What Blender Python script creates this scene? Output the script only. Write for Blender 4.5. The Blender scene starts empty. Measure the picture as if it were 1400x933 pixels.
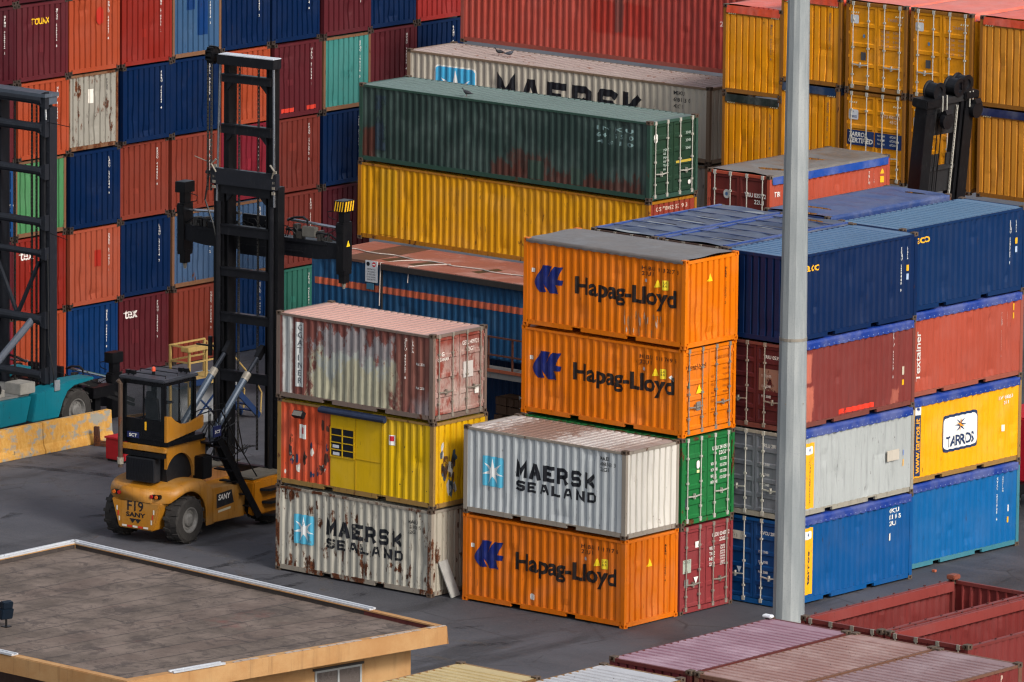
import bpy, bmesh, math, random
from mathutils import Matrix, Vector

# ------------------------------------------------------------------ camera, sky, sun, exposure
sc = bpy.context.scene
R = math.radians
cam = bpy.data.cameras.new('camera')
cam.sensor_width = 36.0
cam.lens = 11078.78 / 1400 * 36.0
cam.clip_start = 1.0
cam.clip_end = 3000.0
co = bpy.data.objects.new('camera', cam)
sc.collection.objects.link(co)
_r, _u, _f = ((0.76561788, 0.64320990, 0.01050188), (-0.12109327, 0.12806660, 0.98434515), (-0.63179560, 0.75490395, -0.17593847))
co.matrix_world = Matrix(((_r[0], _u[0], -_f[0], 149.7858), (_r[1], _u[1], -_f[1], -175.4211), (_r[2], _u[2], -_f[2], 48.8452), (0, 0, 0, 1)))
sc.camera = co

SUN = Vector((0.78, -0.17, 0.58)).normalized()
w = bpy.data.worlds.new('World')
sc.world = w
w.use_nodes = True
nt = w.node_tree
sky = nt.nodes.new('ShaderNodeTexSky')
sky.sky_type = 'NISHITA'
sky.sun_disc = False
sky.sun_elevation = math.asin(SUN.z)
sky.sun_rotation = math.atan2(SUN.x, SUN.y)
sky.air_density = 1.0
sky.dust_density = 4.0
sky.ozone_density = 1.0
nt.nodes['Background'].inputs[1].default_value = 0.12
hs = nt.nodes.new('ShaderNodeHueSaturation')
hs.inputs['Saturation'].default_value = 0.45
nt.links.new(sky.outputs[0], hs.inputs['Color'])
nt.links.new(hs.outputs[0], nt.nodes['Background'].inputs[0])
sl = bpy.data.lights.new('sun', 'SUN')
sl.energy = 1.5
sl.angle = R(12)
sl.color = (1.0, 0.95, 0.88)
so = bpy.data.objects.new('sun', sl)
so.rotation_euler = (-SUN).to_track_quat('-Z', 'Y').to_euler()
so.location = (0, 0, 60)
sc.collection.objects.link(so)
sc.view_settings.view_transform = 'Standard'
sc.view_settings.look = 'None'
sc.view_settings.gamma = 1.0
sc.view_settings.use_curve_mapping = False
sc.cycles.use_denoising = True
sc.cycles.use_adaptive_sampling = False
sc.cycles.filter_width = 1.25
sc.view_settings.exposure = 0.68

# ------------------------------------------------------------------ helpers
COL = sc.collection.objects
rnd = random.Random(7)


def lin(h, k=1.0):
    h = h.lstrip('#')
    o = []
    for i in (0, 2, 4):
        c = int(h[i:i + 2], 16) / 255
        o.append((c / 12.92 if c <= 0.04045 else ((c + 0.055) / 1.055) ** 2.4) * k)
    return (o[0], o[1], o[2], 1.0)


class NT:
    def __init__(self, name):
        self.m = bpy.data.materials.new(name)
        self.m.use_nodes = True
        self.t = self.m.node_tree
        self.b = self.t.nodes['Principled BSDF']
        self.tc = self.n('ShaderNodeTexCoord')

    def n(self, ty, **kw):
        x = self.t.nodes.new(ty)
        for k, v in kw.items():
            setattr(x, k, v)
        return x

    def l(self, a, b):
        self.t.links.new(a, b)

    def noise(self, scale, detail=4, rough=0.55, stretch=(1, 1, 1), off=(0, 0, 0), src='Object', dist=0.0, rot=(0, 0, 0)):
        mp = self.n('ShaderNodeMapping')
        mp.inputs['Location'].default_value = off
        mp.inputs['Scale'].default_value = stretch
        mp.inputs['Rotation'].default_value = rot
        self.l(self.tc.outputs[src], mp.inputs['Vector'])
        x = self.n('ShaderNodeTexNoise')
        x.inputs['Scale'].default_value = scale
        x.inputs['Detail'].default_value = detail
        x.inputs['Roughness'].default_value = rough
        x.inputs['Distortion'].default_value = dist
        self.l(mp.outputs[0], x.inputs['Vector'])
        return x.outputs[0]

    def ramp(self, s, a, b, lo=0.0, hi=1.0):
        x = self.n('ShaderNodeMapRange', interpolation_type='SMOOTHSTEP')
        x.inputs[1].default_value = a
        x.inputs[2].default_value = b
        x.inputs[3].default_value = lo
        x.inputs[4].default_value = hi
        self.l(s, x.inputs[0])
        return x.outputs[0]

    def math(self, op, a, b):
        x = self.n('ShaderNodeMath', operation=op)
        for i, v in enumerate((a, b)):
            if isinstance(v, (int, float)):
                x.inputs[i].default_value = v
            else:
                self.l(v, x.inputs[i])
        return x.outputs[0]

    def mix(self, f, a, b, mode='MIX'):
        x = self.n('ShaderNodeMixRGB', blend_type=mode)
        for i, v in zip((0, 1, 2), (f, a, b)):
            if isinstance(v, (int, float)):
                x.inputs[i].default_value = v
            elif isinstance(v, tuple):
                x.inputs[i].default_value = v
            else:
                self.l(v, x.inputs[i])
        return x.outputs[0]

    def bump(self, h, dist, strength=1.0):
        x = self.n('ShaderNodeBump')
        x.inputs['Strength'].default_value = strength
        x.inputs['Distance'].default_value = dist
        self.l(h, x.inputs['Height'])
        self.l(x.outputs[0], self.b.inputs['Normal'])

    def out(self, color=None, rough=None, metal=None, spec=None):
        for k, v in (('Base Color', color), ('Roughness', rough), ('Metallic', metal), ('Specular IOR Level', spec)):
            if v is None:
                continue
            if isinstance(v, (int, float, tuple)):
                self.b.inputs[k].default_value = v
            else:
                self.l(v, self.b.inputs[k])
        return self.m

    def box(self, x0, x1, z0, z1, soft, wob, seed, ysign=None):
        """soft-edged, noise-torn rectangle in the object's own x/z"""
        sp = self.n('ShaderNodeSeparateXYZ')
        self.l(self.tc.outputs['Object'], sp.inputs[0])
        nz = self.math('MULTIPLY', self.math('SUBTRACT', self.noise(2.2, 9, 0.74, (1, 1, 0.55), (seed, seed, 0)), 0.5), wob)
        x = self.math('ADD', sp.outputs[0], nz)
        z = self.math('ADD', sp.outputs[2], nz)
        a = self.math('MULTIPLY', self.ramp(x, x0 - soft, x0 + soft), self.ramp(x, x1 + soft, x1 - soft))
        b = self.math('MULTIPLY', self.ramp(z, z0 - soft, z0 + soft), self.ramp(z, z1 + soft, z1 - soft))
        return self.math('MULTIPLY', a, b)


_mats = {}


def paint(hexc, seed=0, rust=0.12, fade=0.35, dirt=0.35, rough=0.5, fadec=None, patches=(), rustc=('#3a2016', '#643a22'), bump=0.012, spec=0.18):
    """weathered painted steel: chalked areas, rain streaks, rust blooms and shallow dents"""
    key = (hexc, seed, rust, fade, dirt, rough, fadec, tuple(patches), rustc)
    if key in _mats:
        return _mats[key]
    t = NT('painted_steel')
    s = seed * 3.17
    base = lin(hexc)
    mxc = max(base[:3])
    fc = lin(fadec) if fadec else tuple(min(1.0, c * 0.88 + 0.003 + 0.10 * mxc) for c in base[:3]) + (1,)
    big = t.noise(0.9, 4, 0.6, (1, 1, 1), (s, s * 0.7, s * 0.3))
    c = t.mix(t.ramp(big, 0.42, 0.72, 0, fade), base, fc)
    var = t.noise(0.35, 2, 0.5, (1, 1, 1), (s * 1.3, s, 2 * s))
    c = t.mix(t.ramp(var, 0.35, 0.7, 0.0, 0.28), c, tuple(x * 0.72 for x in base[:3]) + (1,))
    for i, (pc, x0, x1, z0, z1, soft, wob, amt) in enumerate(patches):
        msk = t.box(x0, x1, z0, z1, soft, wob, s + i)
        pcv = t.mix(t.ramp(t.noise(3.0, 6, 0.7, (1, 1, 0.4), (s + i, 0, s)), 0.4, 0.7, 0, 0.5), lin(pc), lin(pc, 0.62))
        c = t.mix(t.math('MULTIPLY', msk, amt), c, pcv)
    st = t.noise(1.0, 5, 0.65, (9, 9, 0.55), (s, 2 * s, s))
    c = t.mix(t.ramp(st, 0.5, 0.78, 0, dirt), c, tuple(x * 0.38 + 0.004 for x in base[:3]) + (1,))
    scr = t.noise(1.0, 3, 0.5, (26, 26, 1.6), (2 * s, s, 3 * s))
    c = t.mix(t.ramp(scr, 0.70, 0.76, 0, 0.35), c, fc)
    sp = t.noise(1.0, 5, 0.7, (15, 15, 2.4), (s, 4 * s, 2 * s))
    c = t.mix(t.ramp(sp, 0.655 - 0.12 * rust, 0.70 - 0.12 * rust, 0, 0.7), c, lin('#2e1f18'))
    rn = t.noise(1.7, 10, 0.68, (1.6, 1.6, 0.75), (s, 5 + s, 9 + s))
    rm = t.ramp(rn, 0.74 - rust * 0.42, 0.79 - rust * 0.42)
    fine = t.noise(22, 3, 0.6, (1, 1, 1), (s, 0, 0))
    rc = t.mix(t.ramp(fine, 0.35, 0.65), lin(rustc[0]), lin(rustc[1]))
    c = t.mix(rm, c, rc)
    ro = t.ramp(big, 0.3, 0.8, rough - 0.08, rough + 0.14)
    dn = t.noise(1.5, 3, 0.5, (1, 1, 0.8), (3 * s, s, s))
    hh = t.math('ADD', dn, t.math('MULTIPLY', rm, 0.12))
    t.bump(hh, bump * 3, 0.55)
    _mats[key] = t.out(c, ro, None, spec)
    return _mats[key]


def simple(name, hexc, rough=0.6, var=0.3, metal=0.0, scale=3.0, bump=0.0, spec=0.4, seed=0):
    key = (name, hexc, rough, var, metal, scale, seed)
    if key in _mats:
        return _mats[key]
    t = NT(name)
    b = lin(hexc)
    n = t.noise(scale, 6, 0.65, (1, 1, 1), (seed, seed, seed))
    c = t.mix(t.ramp(n, 0.3, 0.7, 0, var), b, tuple(x * 0.45 for x in b[:3]) + (1,))
    n2 = t.noise(scale * 6, 4, 0.6, (1, 1, 0.3), (seed, 1, seed))
    c = t.mix(t.ramp(n2, 0.55, 0.75, 0, var * 0.8), c, tuple(min(1, x * 1.5 + 0.03) for x in b[:3]) + (1,))
    if bump:
        t.bump(n2, bump, 0.6)
    _mats[key] = t.out(c, t.ramp(n, 0.3, 0.7, max(0.05, rough - 0.1), rough + 0.1), metal, spec)
    return _mats[key]


def ink(hexc, worn=0.0, seed=0):
    """lettering paint; worn > 0 flakes it off in patches"""
    key = ('ink', hexc, worn, seed)
    if key in _mats:
        return _mats[key]
    t = NT('lettering_paint')
    b = lin(hexc)
    n = t.noise(5, 6, 0.7, (1, 1, 0.6), (seed, seed * 2, 0))
    c = t.mix(t.ramp(n, 0.45, 0.75, 0, 0.35), b, tuple(min(1, x * 0.6 + 0.06) for x in b[:3]) + (1,))
    t.out(c, 0.55, None, 0.3)
    if worn > 0:
        n2 = t.noise(2.4, 9, 0.72, (1, 1, 0.7), (seed * 3, seed, 4))
        a = t.ramp(n2, 0.36 + 0.2 * worn - 0.04, 0.40 + 0.2 * worn)
        t.l(a, t.b.inputs['Alpha'])
    _mats[key] = t.m
    return t.m


class MB:
    """collects quads and triangles of one mesh"""

    def __init__(self):
        self.v = []
        self.f = []
        self.tm = None

    def pt(self, p):
        p = Vector(p)
        if self.tm is not None:
            p = self.tm @ p
        self.v.append(p)
        return len(self.v) - 1

    def face(self, pts):
        self.f.append([self.pt(p) for p in pts])
        return self

    def box(self, x0, x1, y0, y1, z0, z1):
        i = [self.pt((x, y, z)) for z in (z0, z1) for y in (y0, y1) for x in (x0, x1)]
        for q in ((0, 2, 3, 1), (4, 5, 7, 6), (0, 1, 5, 4), (2, 6, 7, 3), (0, 4, 6, 2), (1, 3, 7, 5)):
            self.f.append([i[k] for k in q])
        return self

    def bar(self, a, b, wx, wy=None):
        """square bar from a to b"""
        wy = wy or wx
        a, b = Vector(a), Vector(b)
        d = (b - a).normalized()
        up = Vector((0, 0, 1)) if abs(d.z) < 0.95 else Vector((0, 1, 0))
        s = d.cross(up).normalized() * wx / 2
        t = s.normalized().cross(d) * wy / 2
        ia = [self.pt(a + p) for p in (s + t, s - t, -s - t, -s + t)]
        ib = [self.pt(b + p) for p in (s + t, s - t, -s - t, -s + t)]
        self.f += [ia[::-1], ib]
        for k in range(4):
            self.f.append([ia[k], ia[(k + 1) % 4], ib[(k + 1) % 4], ib[k]])
        return self

    def tube(self, pts, r, n=8, r2=None):
        pts = [Vector(p) for p in pts]
        rings = []
        m = len(pts) - 1
        for i, p in enumerate(pts):
            d = (pts[min(i + 1, m)] - pts[max(i - 1, 0)]).normalized()
            up = Vector((0, 0, 1)) if abs(d.z) < 0.9 else Vector((0, 1, 0))
            s = d.cross(up).normalized()
            t = s.cross(d)
            rr = r if r2 is None else r + (r2 - r) * i / max(1, m)
            rings.append([self.pt(p + (s * math.cos(2 * math.pi * k / n) + t * math.sin(2 * math.pi * k / n)) * rr) for k in range(n)])
        for a, b in zip(rings, rings[1:]):
            for k in range(n):
                self.f.append([a[k], a[(k + 1) % n], b[(k + 1) % n], b[k]])
        self.f += [rings[0][::-1], rings[-1]]
        return self

    def lathe(self, prof, c, n=24, axis='x', cap=True):
        """prof: (offset along axis, radius)"""
        c = Vector(c)
        rings = []
        for o, r in prof:
            ring = []
            for k in range(n):
                a = 2 * math.pi * k / n
                if axis == 'x':
                    q = (o, r * math.cos(a), r * math.sin(a))
                elif axis == 'y':
                    q = (r * math.cos(a), o, r * math.sin(a))
                else:
                    q = (r * math.cos(a), r * math.sin(a), o)
                ring.append(self.pt(c + Vector(q)))
            rings.append(ring)
        for a, b in zip(rings, rings[1:]):
            for k in range(n):
                self.f.append([a[k], a[(k + 1) % n], b[(k + 1) % n], b[k]])
        if cap:
            self.f += [rings[0][::-1], rings[-1]]
        return self

    def prism(self, poly, z0, z1, plane='xy'):
        """polygon extruded; plane xy (along z), xz (along y), yz (along x)"""
        def P(a, b, h):
            return (a, b, h) if plane == 'xy' else (a, h, b) if plane == 'xz' else (h, a, b)
        n = len(poly)
        lo = [self.pt(P(a, b, z0)) for a, b in poly]
        hi = [self.pt(P(a, b, z1)) for a, b in poly]
        self.f += [lo[::-1], hi]
        for k in range(n):
            self.f.append([lo[k], lo[(k + 1) % n], hi[(k + 1) % n], hi[k]])
        return self

    def mesh(self, name, smooth=False, bevel=0.0):
        me = bpy.data.meshes.new(name)
        me.from_pydata([tuple(p) for p in self.v], [], self.f)
        if bevel:
            bm = bmesh.new()
            bm.from_mesh(me)
            bmesh.ops.remove_doubles(bm, verts=bm.verts, dist=1e-5)
            ed = [e for e in bm.edges if len(e.link_faces) == 2 and e.calc_face_angle(0) > 0.6]
            bmesh.ops.bevel(bm, geom=ed, offset=bevel, segments=2, affect='EDGES', clamp_overlap=True)
            bmesh.ops.recalc_face_normals(bm, faces=bm.faces)
            bm.to_mesh(me)
            bm.free()
        else:
            bm = bmesh.new()
            bm.from_mesh(me)
            bmesh.ops.recalc_face_normals(bm, faces=bm.faces)
            bm.to_mesh(me)
            bm.free()
        if smooth:
            for p in me.polygons:
                p.use_smooth = True
        return me

    def build(self, name, mat, parent=None, smooth=False, bevel=0.0, **tags):
        return obj(name, self.mesh(name, smooth, bevel), mat, parent, **tags)


def obj(name, me, mat=None, parent=None, **tags):
    o = bpy.data.objects.new(name, me)
    COL.link(o)
    if parent is not None:
        o.parent = parent
    if mat is not None and me is not None:
        if not me.materials:
            me.materials.append(None)
        o.material_slots[0].link = 'OBJECT'
        o.material_slots[0].material = mat
    tag(o, **tags)
    return o


def tag(o, label=None, cat=None, group=None, kind=None):
    if label:
        o['label'] = label
    if cat:
        o['category'] = cat
    if group:
        o['group'] = group
    if kind:
        o['kind'] = kind
    return o


def thing(name, label, cat, loc=(0, 0, 0), rz=0.0, group=None):
    o = bpy.data.objects.new(name, None)
    o.empty_display_size = 0.3
    COL.link(o)
    o.location = loc
    o.rotation_euler = (0, 0, rz)
    return tag(o, label, cat, group)


# ------------------------------------------------------------------ container kit
W = 2.438
L20, L40, H8, H9 = 6.058, 12.192, 2.591, 2.896
EDGE = 0.150


def prof_side(L):
    pitch = 0.278 if L < 9 else 0.276
    n = int((L - 2 * EDGE - 0.06) / pitch)
    x = -n * pitch / 2
    p = [(-L / 2 + EDGE - 0.02, 0.016)]
    for k in range(n):
        a = x + k * pitch
        p += [(a, 0.016), (a + 0.068, 0.058), (a + 0.068 + 0.070, 0.058), (a + 0.206, 0.016)]
    p += [(L / 2 - EDGE + 0.02, 0.016)]
    return p


def prof_end(L=None):
    n = 8
    pitch = 0.262
    x = -n * pitch / 2 + 0.04
    p = [(-W / 2 + 0.11, 0.020)]
    for k in range(n):
        a = x + k * pitch
        p += [(a, 0.020), (a + 0.018, 0.074), (a + 0.070, 0.074), (a + 0.088, 0.020)]
    p += [(W / 2 - 0.11, 0.020)]
    return p


def at_prof(p, s):
    if s <= p[0][0]:
        return p[0][1]
    for (a, da), (b, db) in zip(p, p[1:]):
        if s <= b:
            return da + (db - da) * (s - a) / max(1e-9, b - a)
    return p[-1][1]


def m3(face, L, s, t, d):
    if face == 'side':
        return (s, -W / 2 + d, t)
    if face == 'back':
        return (-s, W / 2 - d, t)
    if face == 'end+':
        return (L / 2 - d, s, t)
    if face == 'end-':
        return (-L / 2 + d, -s, t)
    return (s, t, d)


_me = {}


def cached(key, fn):
    if key not in _me:
        _me[key] = fn()
    return _me[key]


def sheet(face, L, H, prof, z0, z1, var=0):
    """pressed sheet with a few knocks pushed inwards and a slight bow"""
    b = MB()
    rr = random.Random(str(('dent', face, L, H, var)))
    s0, s1 = prof[0][0], prof[-1][0]
    dn = [(rr.uniform(s0, s1), z0 + (z1 - z0) * rr.uniform(0.05, 0.95) ** 1.3, rr.uniform(0.06, 0.24), rr.uniform(0.08, 0.35), rr.uniform(0.012, 0.045)) for _ in range(int(3 + 2.2 * (s1 - s0)))]
    bow, ph = rr.uniform(0.0, 0.018), rr.uniform(0, 6.28)
    rows = 12

    def dep(s, z, d):
        k = min(1.0, (s - s0) / 0.25, (s1 - s) / 0.25) * min(1.0, (z - z0) / 0.12, (z1 - z) / 0.12)
        e = bow * (0.5 + 0.5 * math.sin(1.3 * s + ph)) * math.sin(math.pi * (z - z0) / (z1 - z0))
        for cs, cz, rx, rz_, a in dn:
            e += a * math.exp(-((s - cs) / rx) ** 2 - ((z - cz) / rz_) ** 2)
        return d + max(0.0, k) * e
    ids = []
    for s, d in prof:
        ids.append([b.pt(m3(face, L, s, z0 + (z1 - z0) * r_ / rows, dep(s, z0 + (z1 - z0) * r_ / rows, d))) for r_ in range(rows + 1)])
    for p, q in zip(ids, ids[1:]):
        for r_ in range(rows):
            b.f.append([p[r_], q[r_], q[r_ + 1], p[r_ + 1]])
    return b.mesh('corrugated_panel')


def me_side(face, L, H, var=0):
    return cached(('side', face, L, H, var), lambda: sheet(face, L, H, prof_side(L), 0.19, H - 0.085, var))


def me_end(face, L, H, top=0.11, var=0):
    return cached(('end', face, L, H, top, var), lambda: sheet(face, L, H, prof_end(), 0.16, H - top, var))


def me_roof(L, H):
    def f():
        b = MB()
        y0, y1 = -W / 2 + 0.05, W / 2 - 0.05
        n = int((L - 0.60) / 0.255)
        x = -n * 0.255 / 2
        p = [(-L / 2 + 0.06, H - 0.045)]
        for k in range(n):
            a = x + k * 0.255
            p += [(a, H - 0.045), (a + 0.022, H - 0.092), (a + 0.100, H - 0.092), (a + 0.122, H - 0.045)]
        p += [(L / 2 - 0.06, H - 0.045)]
        ids = [(b.pt((s, y0, z)), b.pt((s, y1, z))) for s, z in p]
        for (a, c), (e, g) in zip(ids, ids[1:]):
            b.f.append([a, e, g, c])
        return b.mesh('roof_panel')
    return cached(('roof', L, H), f)


def me_frame(L, H, top=True):
    def f():
        b = MB()
        for sx in (-1, 1):
            for sy in (-1, 1):
                x0, x1 = sorted((sx * (L / 2 - 0.004), sx * (L / 2 - 0.145)))
                y0, y1 = sorted((sy * (W / 2 - 0.004), sy * (W / 2 - 0.110)))
                b.box(x0, x1, y0, y1, 0.118, H - 0.118)
        for sy in (-1, 1):
            y0, y1 = sorted((sy * (W / 2 - 0.006), sy * (W / 2 - 0.075)))
            b.box(-L / 2 + 0.178, L / 2 - 0.178, y0, y1, H - 0.115, H - 0.048)
            # bottom rail with fork pockets
            segs = [(-L / 2 + 0.178, L / 2 - 0.178)] if L > 9 else [(-L / 2 + 0.178, -1.21), (-0.85, 0.85), (1.21, L / 2 - 0.178)]
            yb0, yb1 = sorted((sy * (W / 2 - 0.010), sy * (W / 2 - 0.090)))
            for a, c in segs:
                b.box(a, c, yb0, yb1, 0.058, 0.196)
            if L < 9:
                for a in (-1.21, 0.85):
                    b.box(a, a + 0.36, yb0, yb1, 0.155, 0.196)
        for sx in (-1, 1):
            x0, x1 = sorted((sx * (L / 2 - 0.008), sx * (L / 2 - 0.085)))
            b.box(x0, x1, -W / 2 + 0.162, W / 2 - 0.162, H - 0.125, H - 0.040)
            b.box(x0, x1, -W / 2 + 0.162, W / 2 - 0.162, 0.030, 0.165)
        b.box(-L / 2 + 0.09, L / 2 - 0.09, -W / 2 + 0.092, W / 2 - 0.092, 0.150, 0.185)
        return b.mesh('frame')
    return cached(('frame', L, H), f)


def me_cast():
    def f():
        b = MB()
        hx, hy, hz = 0.089, 0.081, 0.059
        # box whose two outer faces carry a sunk slot
        b.face([(-hx, -hy, -hz), (-hx, hy, -hz), (hx, hy, -hz), (hx, -hy, -hz)])
        b.face([(-hx, -hy, hz), (hx, -hy, hz), (hx, hy, hz), (-hx, hy, hz)])

        def slot(P):
            o = [(-1, -1), (1, -1), (1, 1), (-1, 1)]
            oi = [b.pt(P(a, c, 0)) for a, c in o]
            ii = [b.pt(P(a * 0.42, c * 0.58, 0)) for a, c in o]
            di = [b.pt(P(a * 0.42, c * 0.58, 1)) for a, c in o]
            for k in range(4):
                j = (k + 1) % 4
                b.f += [[oi[k], oi[j], ii[j], ii[k]], [ii[k], ii[j], di[j], di[k]]]
            b.f.append(di)
        slot(lambda a, c, d: (a * hx, -hy + d * 0.07, c * hz))
        slot(lambda a, c, d: (a * hx, hy - d * 0.07, c * hz))
        slot(lambda a, c, d: (hx - d * 0.07, a * hy, c * hz))
        slot(lambda a, c, d: (-hx + d * 0.07, a * hy, c * hz))
        return b.mesh('corner_casting')
    return cached('cast', f)


def me_leaf(face, L, H, side, npan):
    """door leaf: plate with sunk panels between raised ribs"""
    def f():
        b = MB()
        y0, y1 = (-W / 2 + 0.125, -0.012) if side < 0 else (0.012, W / 2 - 0.125)
        z0, z1 = 0.19, H - 0.135
        d0, d1 = 0.035, 0.068

        def q(pts):
            b.face([m3(face, L, s, t, d) for s, t, d in pts])
        mg = 0.075
        a0, a1 = y0 + mg, y1 - mg
        ph = (z1 - z0) / npan
        q([(y0, z0, d0), (a0, z0, d0), (a0, z1, d0), (y0, z1, d0)])
        q([(a1, z0, d0), (y1, z0, d0), (y1, z1, d0), (a1, z1, d0)])
        for k in range(npan):
            c0, c1 = z0 + k * ph, z0 + (k + 1) * ph
            e0, e1 = c0 + (0.05 if k else 0.08), c1 - (0.05 if k < npan - 1 else 0.08)
            q([(a0, c0, d0), (a1, c0, d0), (a1, e0, d0), (a0, e0, d0)])
            q([(a0, e1, d0), (a1, e1, d0), (a1, c1, d0), (a0, c1, d0)])
            bv = 0.035
            q([(a0, e0, d0), (a1, e0, d0), (a1 - bv, e0 + bv, d1), (a0 + bv, e0 + bv, d1)])
            q([(a0, e1, d0), (a0 + bv, e1 - bv, d1), (a1 - bv, e1 - bv, d1), (a1, e1, d0)])
            q([(a0, e0, d0), (a0 + bv, e0 + bv, d1), (a0 + bv, e1 - bv, d1), (a0, e1, d0)])
            q([(a1, e0, d0), (a1, e1, d0), (a1 - bv, e1 - bv, d1), (a1 - bv, e0 + bv, d1)])
            q([(a0 + bv, e0 + bv, d1), (a1 - bv, e0 + bv, d1), (a1 - bv, e1 - bv, d1), (a0 + bv, e1 - bv, d1)])
        # leaf edges
        for s in (y0, y1):
            q([(s, z0, d0), (s, z1, d0), (s, z1, 0.10), (s, z0, 0.10)])
        # hinges
        hs = y0 - 0.03 if side < 0 else y1 + 0.03
        for k in range(4):
            zz = z0 + 0.15 + (z1 - z0 - 0.3) * k / 3
            p = [m3(face, L, hs - 0.06, zz - 0.045, 0.012), m3(face, L, hs + 0.06, zz + 0.045, 0.035)]
            lo = [min(p[0][i], p[1][i]) for i in range(3)]
            hi = [max(p[0][i], p[1][i]) for i in range(3)]
            b.box(lo[0], hi[0], lo[1], hi[1], lo[2], hi[2])
        return b.mesh('door')
    return cached(('leaf', face, L, H, side, npan), f)


def me_rod(face, L, H, s):
    def f():
        b = MB()
        b.tube([m3(face, L, s, 0.075, 0.004), m3(face, L, s, H - 0.045, 0.004)], 0.019, 6)

        def blk(ds, t0, t1, da, dc):
            p = [m3(face, L, s - ds, t0, da), m3(face, L, s + ds, t1, dc)]
            lo = [min(p[0][i], p[1][i]) for i in range(3)]
            hi = [max(p[0][i], p[1][i]) for i in range(3)]
            b.box(lo[0], hi[0], lo[1], hi[1], lo[2], hi[2])
        for z in (0.10, H - 0.13):
            blk(0.048, z - 0.02, z + 0.10, -0.014, 0.035)
        for z in (0.52, H * 0.48, H - 0.62):
            blk(0.042, z - 0.03, z + 0.03, -0.020, 0.036)
        return b.mesh('lock_rod')
    return cached(('rod', face, L, H, round(s, 3)), f)


def me_handle(face, L, H, s, dirn):
    def f():
        b = MB()
        z = 0.86
        b.bar(m3(face, L, s, z, -0.024), m3(face, L, s + dirn * 0.40, z - 0.03, -0.018), 0.03, 0.035)
        b.bar(m3(face, L, s + dirn * 0.30, z - 0.10, -0.006), m3(face, L, s + dirn * 0.30, z + 0.06, -0.006), 0.07, 0.03)
        return b.mesh('door_handle')
    return cached(('handle', face, L, H, round(s, 3), dirn), f)


GALV = simple('galvanised_steel', '#b9b6ac', 0.45, 0.35, 0.25, 6)
GALVD = simple('dull_steel', '#8a8378', 0.55, 0.45, 0.2, 6)


def me_tarp(L, H, sag, seed, sk=0.245):
    """taut tarpaulin over roof bows, with hanging skirts on all four sides"""
    def f():
        b = MB()
        rr = random.Random(seed)
        nx, ny = 70, 16
        ph = [rr.uniform(0, 6.28) for _ in range(6)]
        am = [rr.uniform(0.15, 1.5) for _ in range(8)]
        yo = [rr.uniform(-0.9, 0.9) for _ in range(8)]
        g = []
        for i in range(nx + 1):
            row = []
            for j in range(ny + 1):
                x = -L / 2 + 0.10 + (L - 0.20) * i / nx
                y = -W / 2 - 0.004 + (W + 0.008) * j / ny
                e = math.sin(math.pi * j / ny) ** 0.6
                bows = (math.sin(math.pi * (x + L / 2) / (L / 7))) ** 2
                z = H - 0.020 + e * (0.035 - sag * bows * am[min(7, int((x + L / 2) / (L / 7)))] * math.exp(-((y - 0.5 * yo[min(7, int((x + L / 2) / (L / 7)))]) / 0.75) ** 2) + 0.012 * math.sin(2.1 * x + 3 * y + ph[1]) + 0.010 * math.sin(5 * x - 4 * y + ph[2]))
                row.append(b.pt((x, y, z)))
            g.append(row)
        for i in range(nx):
            for j in range(ny):
                b.f.append([g[i][j], g[i + 1][j], g[i + 1][j + 1], g[i][j + 1]])
        for sy in (-1, 1):
            bot = []
            for i in range(nx + 1):
                x = -L / 2 + 0.10 + (L - 0.20) * i / nx
                bot.append((b.pt((x, sy * (W / 2 + 0.010), H - min(0.10, sk * 0.6))), b.pt((x, sy * (W / 2 + 0.006 + 0.006 * (i // 2 % 2)), H - sk - 0.016 * (i // 2 % 2)))))
            row = [g[i][0] if sy < 0 else g[i][ny] for i in range(nx + 1)]
            for i in range(nx):
                b.f += [[row[i], row[i + 1], bot[i + 1][0], bot[i][0]], [bot[i][0], bot[i + 1][0], bot[i + 1][1], bot[i][1]]]
        return b.mesh('tarpaulin', smooth=True)
    return cached(('tarp', L, H, sag, seed, sk), f)


def me_eyelets(L, H):
    def f():
        b = MB()
        n = int(L / 0.24)
        for k in range(n):
            x = -L / 2 + 0.2 + (L - 0.4) * k / (n - 1)
            b.box(x - 0.016, x + 0.016, -W / 2 - 0.024, -W / 2 - 0.012, H - 0.21, H - 0.18)
        return b.mesh('eyelet_row')
    return cached(('eye', L, H), f)


EYE = simple('eyelet_metal', '#6f7fae', 0.5, 0.2)


def tarp_mat(hexc, seed=0, rough=0.42):
    key = ('tarp', hexc, seed)
    if key not in _mats:
        t = NT('tarpaulin_fabric')
        b = lin(hexc)
        n = t.noise(1.1, 6, 0.65, (1, 1, 1), (seed, seed, 0))
        c = t.mix(t.ramp(n, 0.4, 0.7, 0, 0.6), b, tuple(min(1, x * 0.7 + 0.10) for x in b[:3]) + (1,))
        n2 = t.noise(6, 5, 0.6, (1, 1, 1), (0, seed, seed))
        c = t.mix(t.ramp(n2, 0.55, 0.75, 0, 0.35), c, tuple(x * 0.45 for x in b[:3]) + (1,))
        n3 = t.noise(2.5, 4, 0.5, (1, 1, 1), (seed, 7, seed))
        t.bump(n3, 0.05, 0.5)
        _mats[key] = t.out(c, t.ramp(n, 0.35, 0.7, rough - 0.12, rough + 0.15), None, 0.5)
    return _mats[key]


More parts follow.
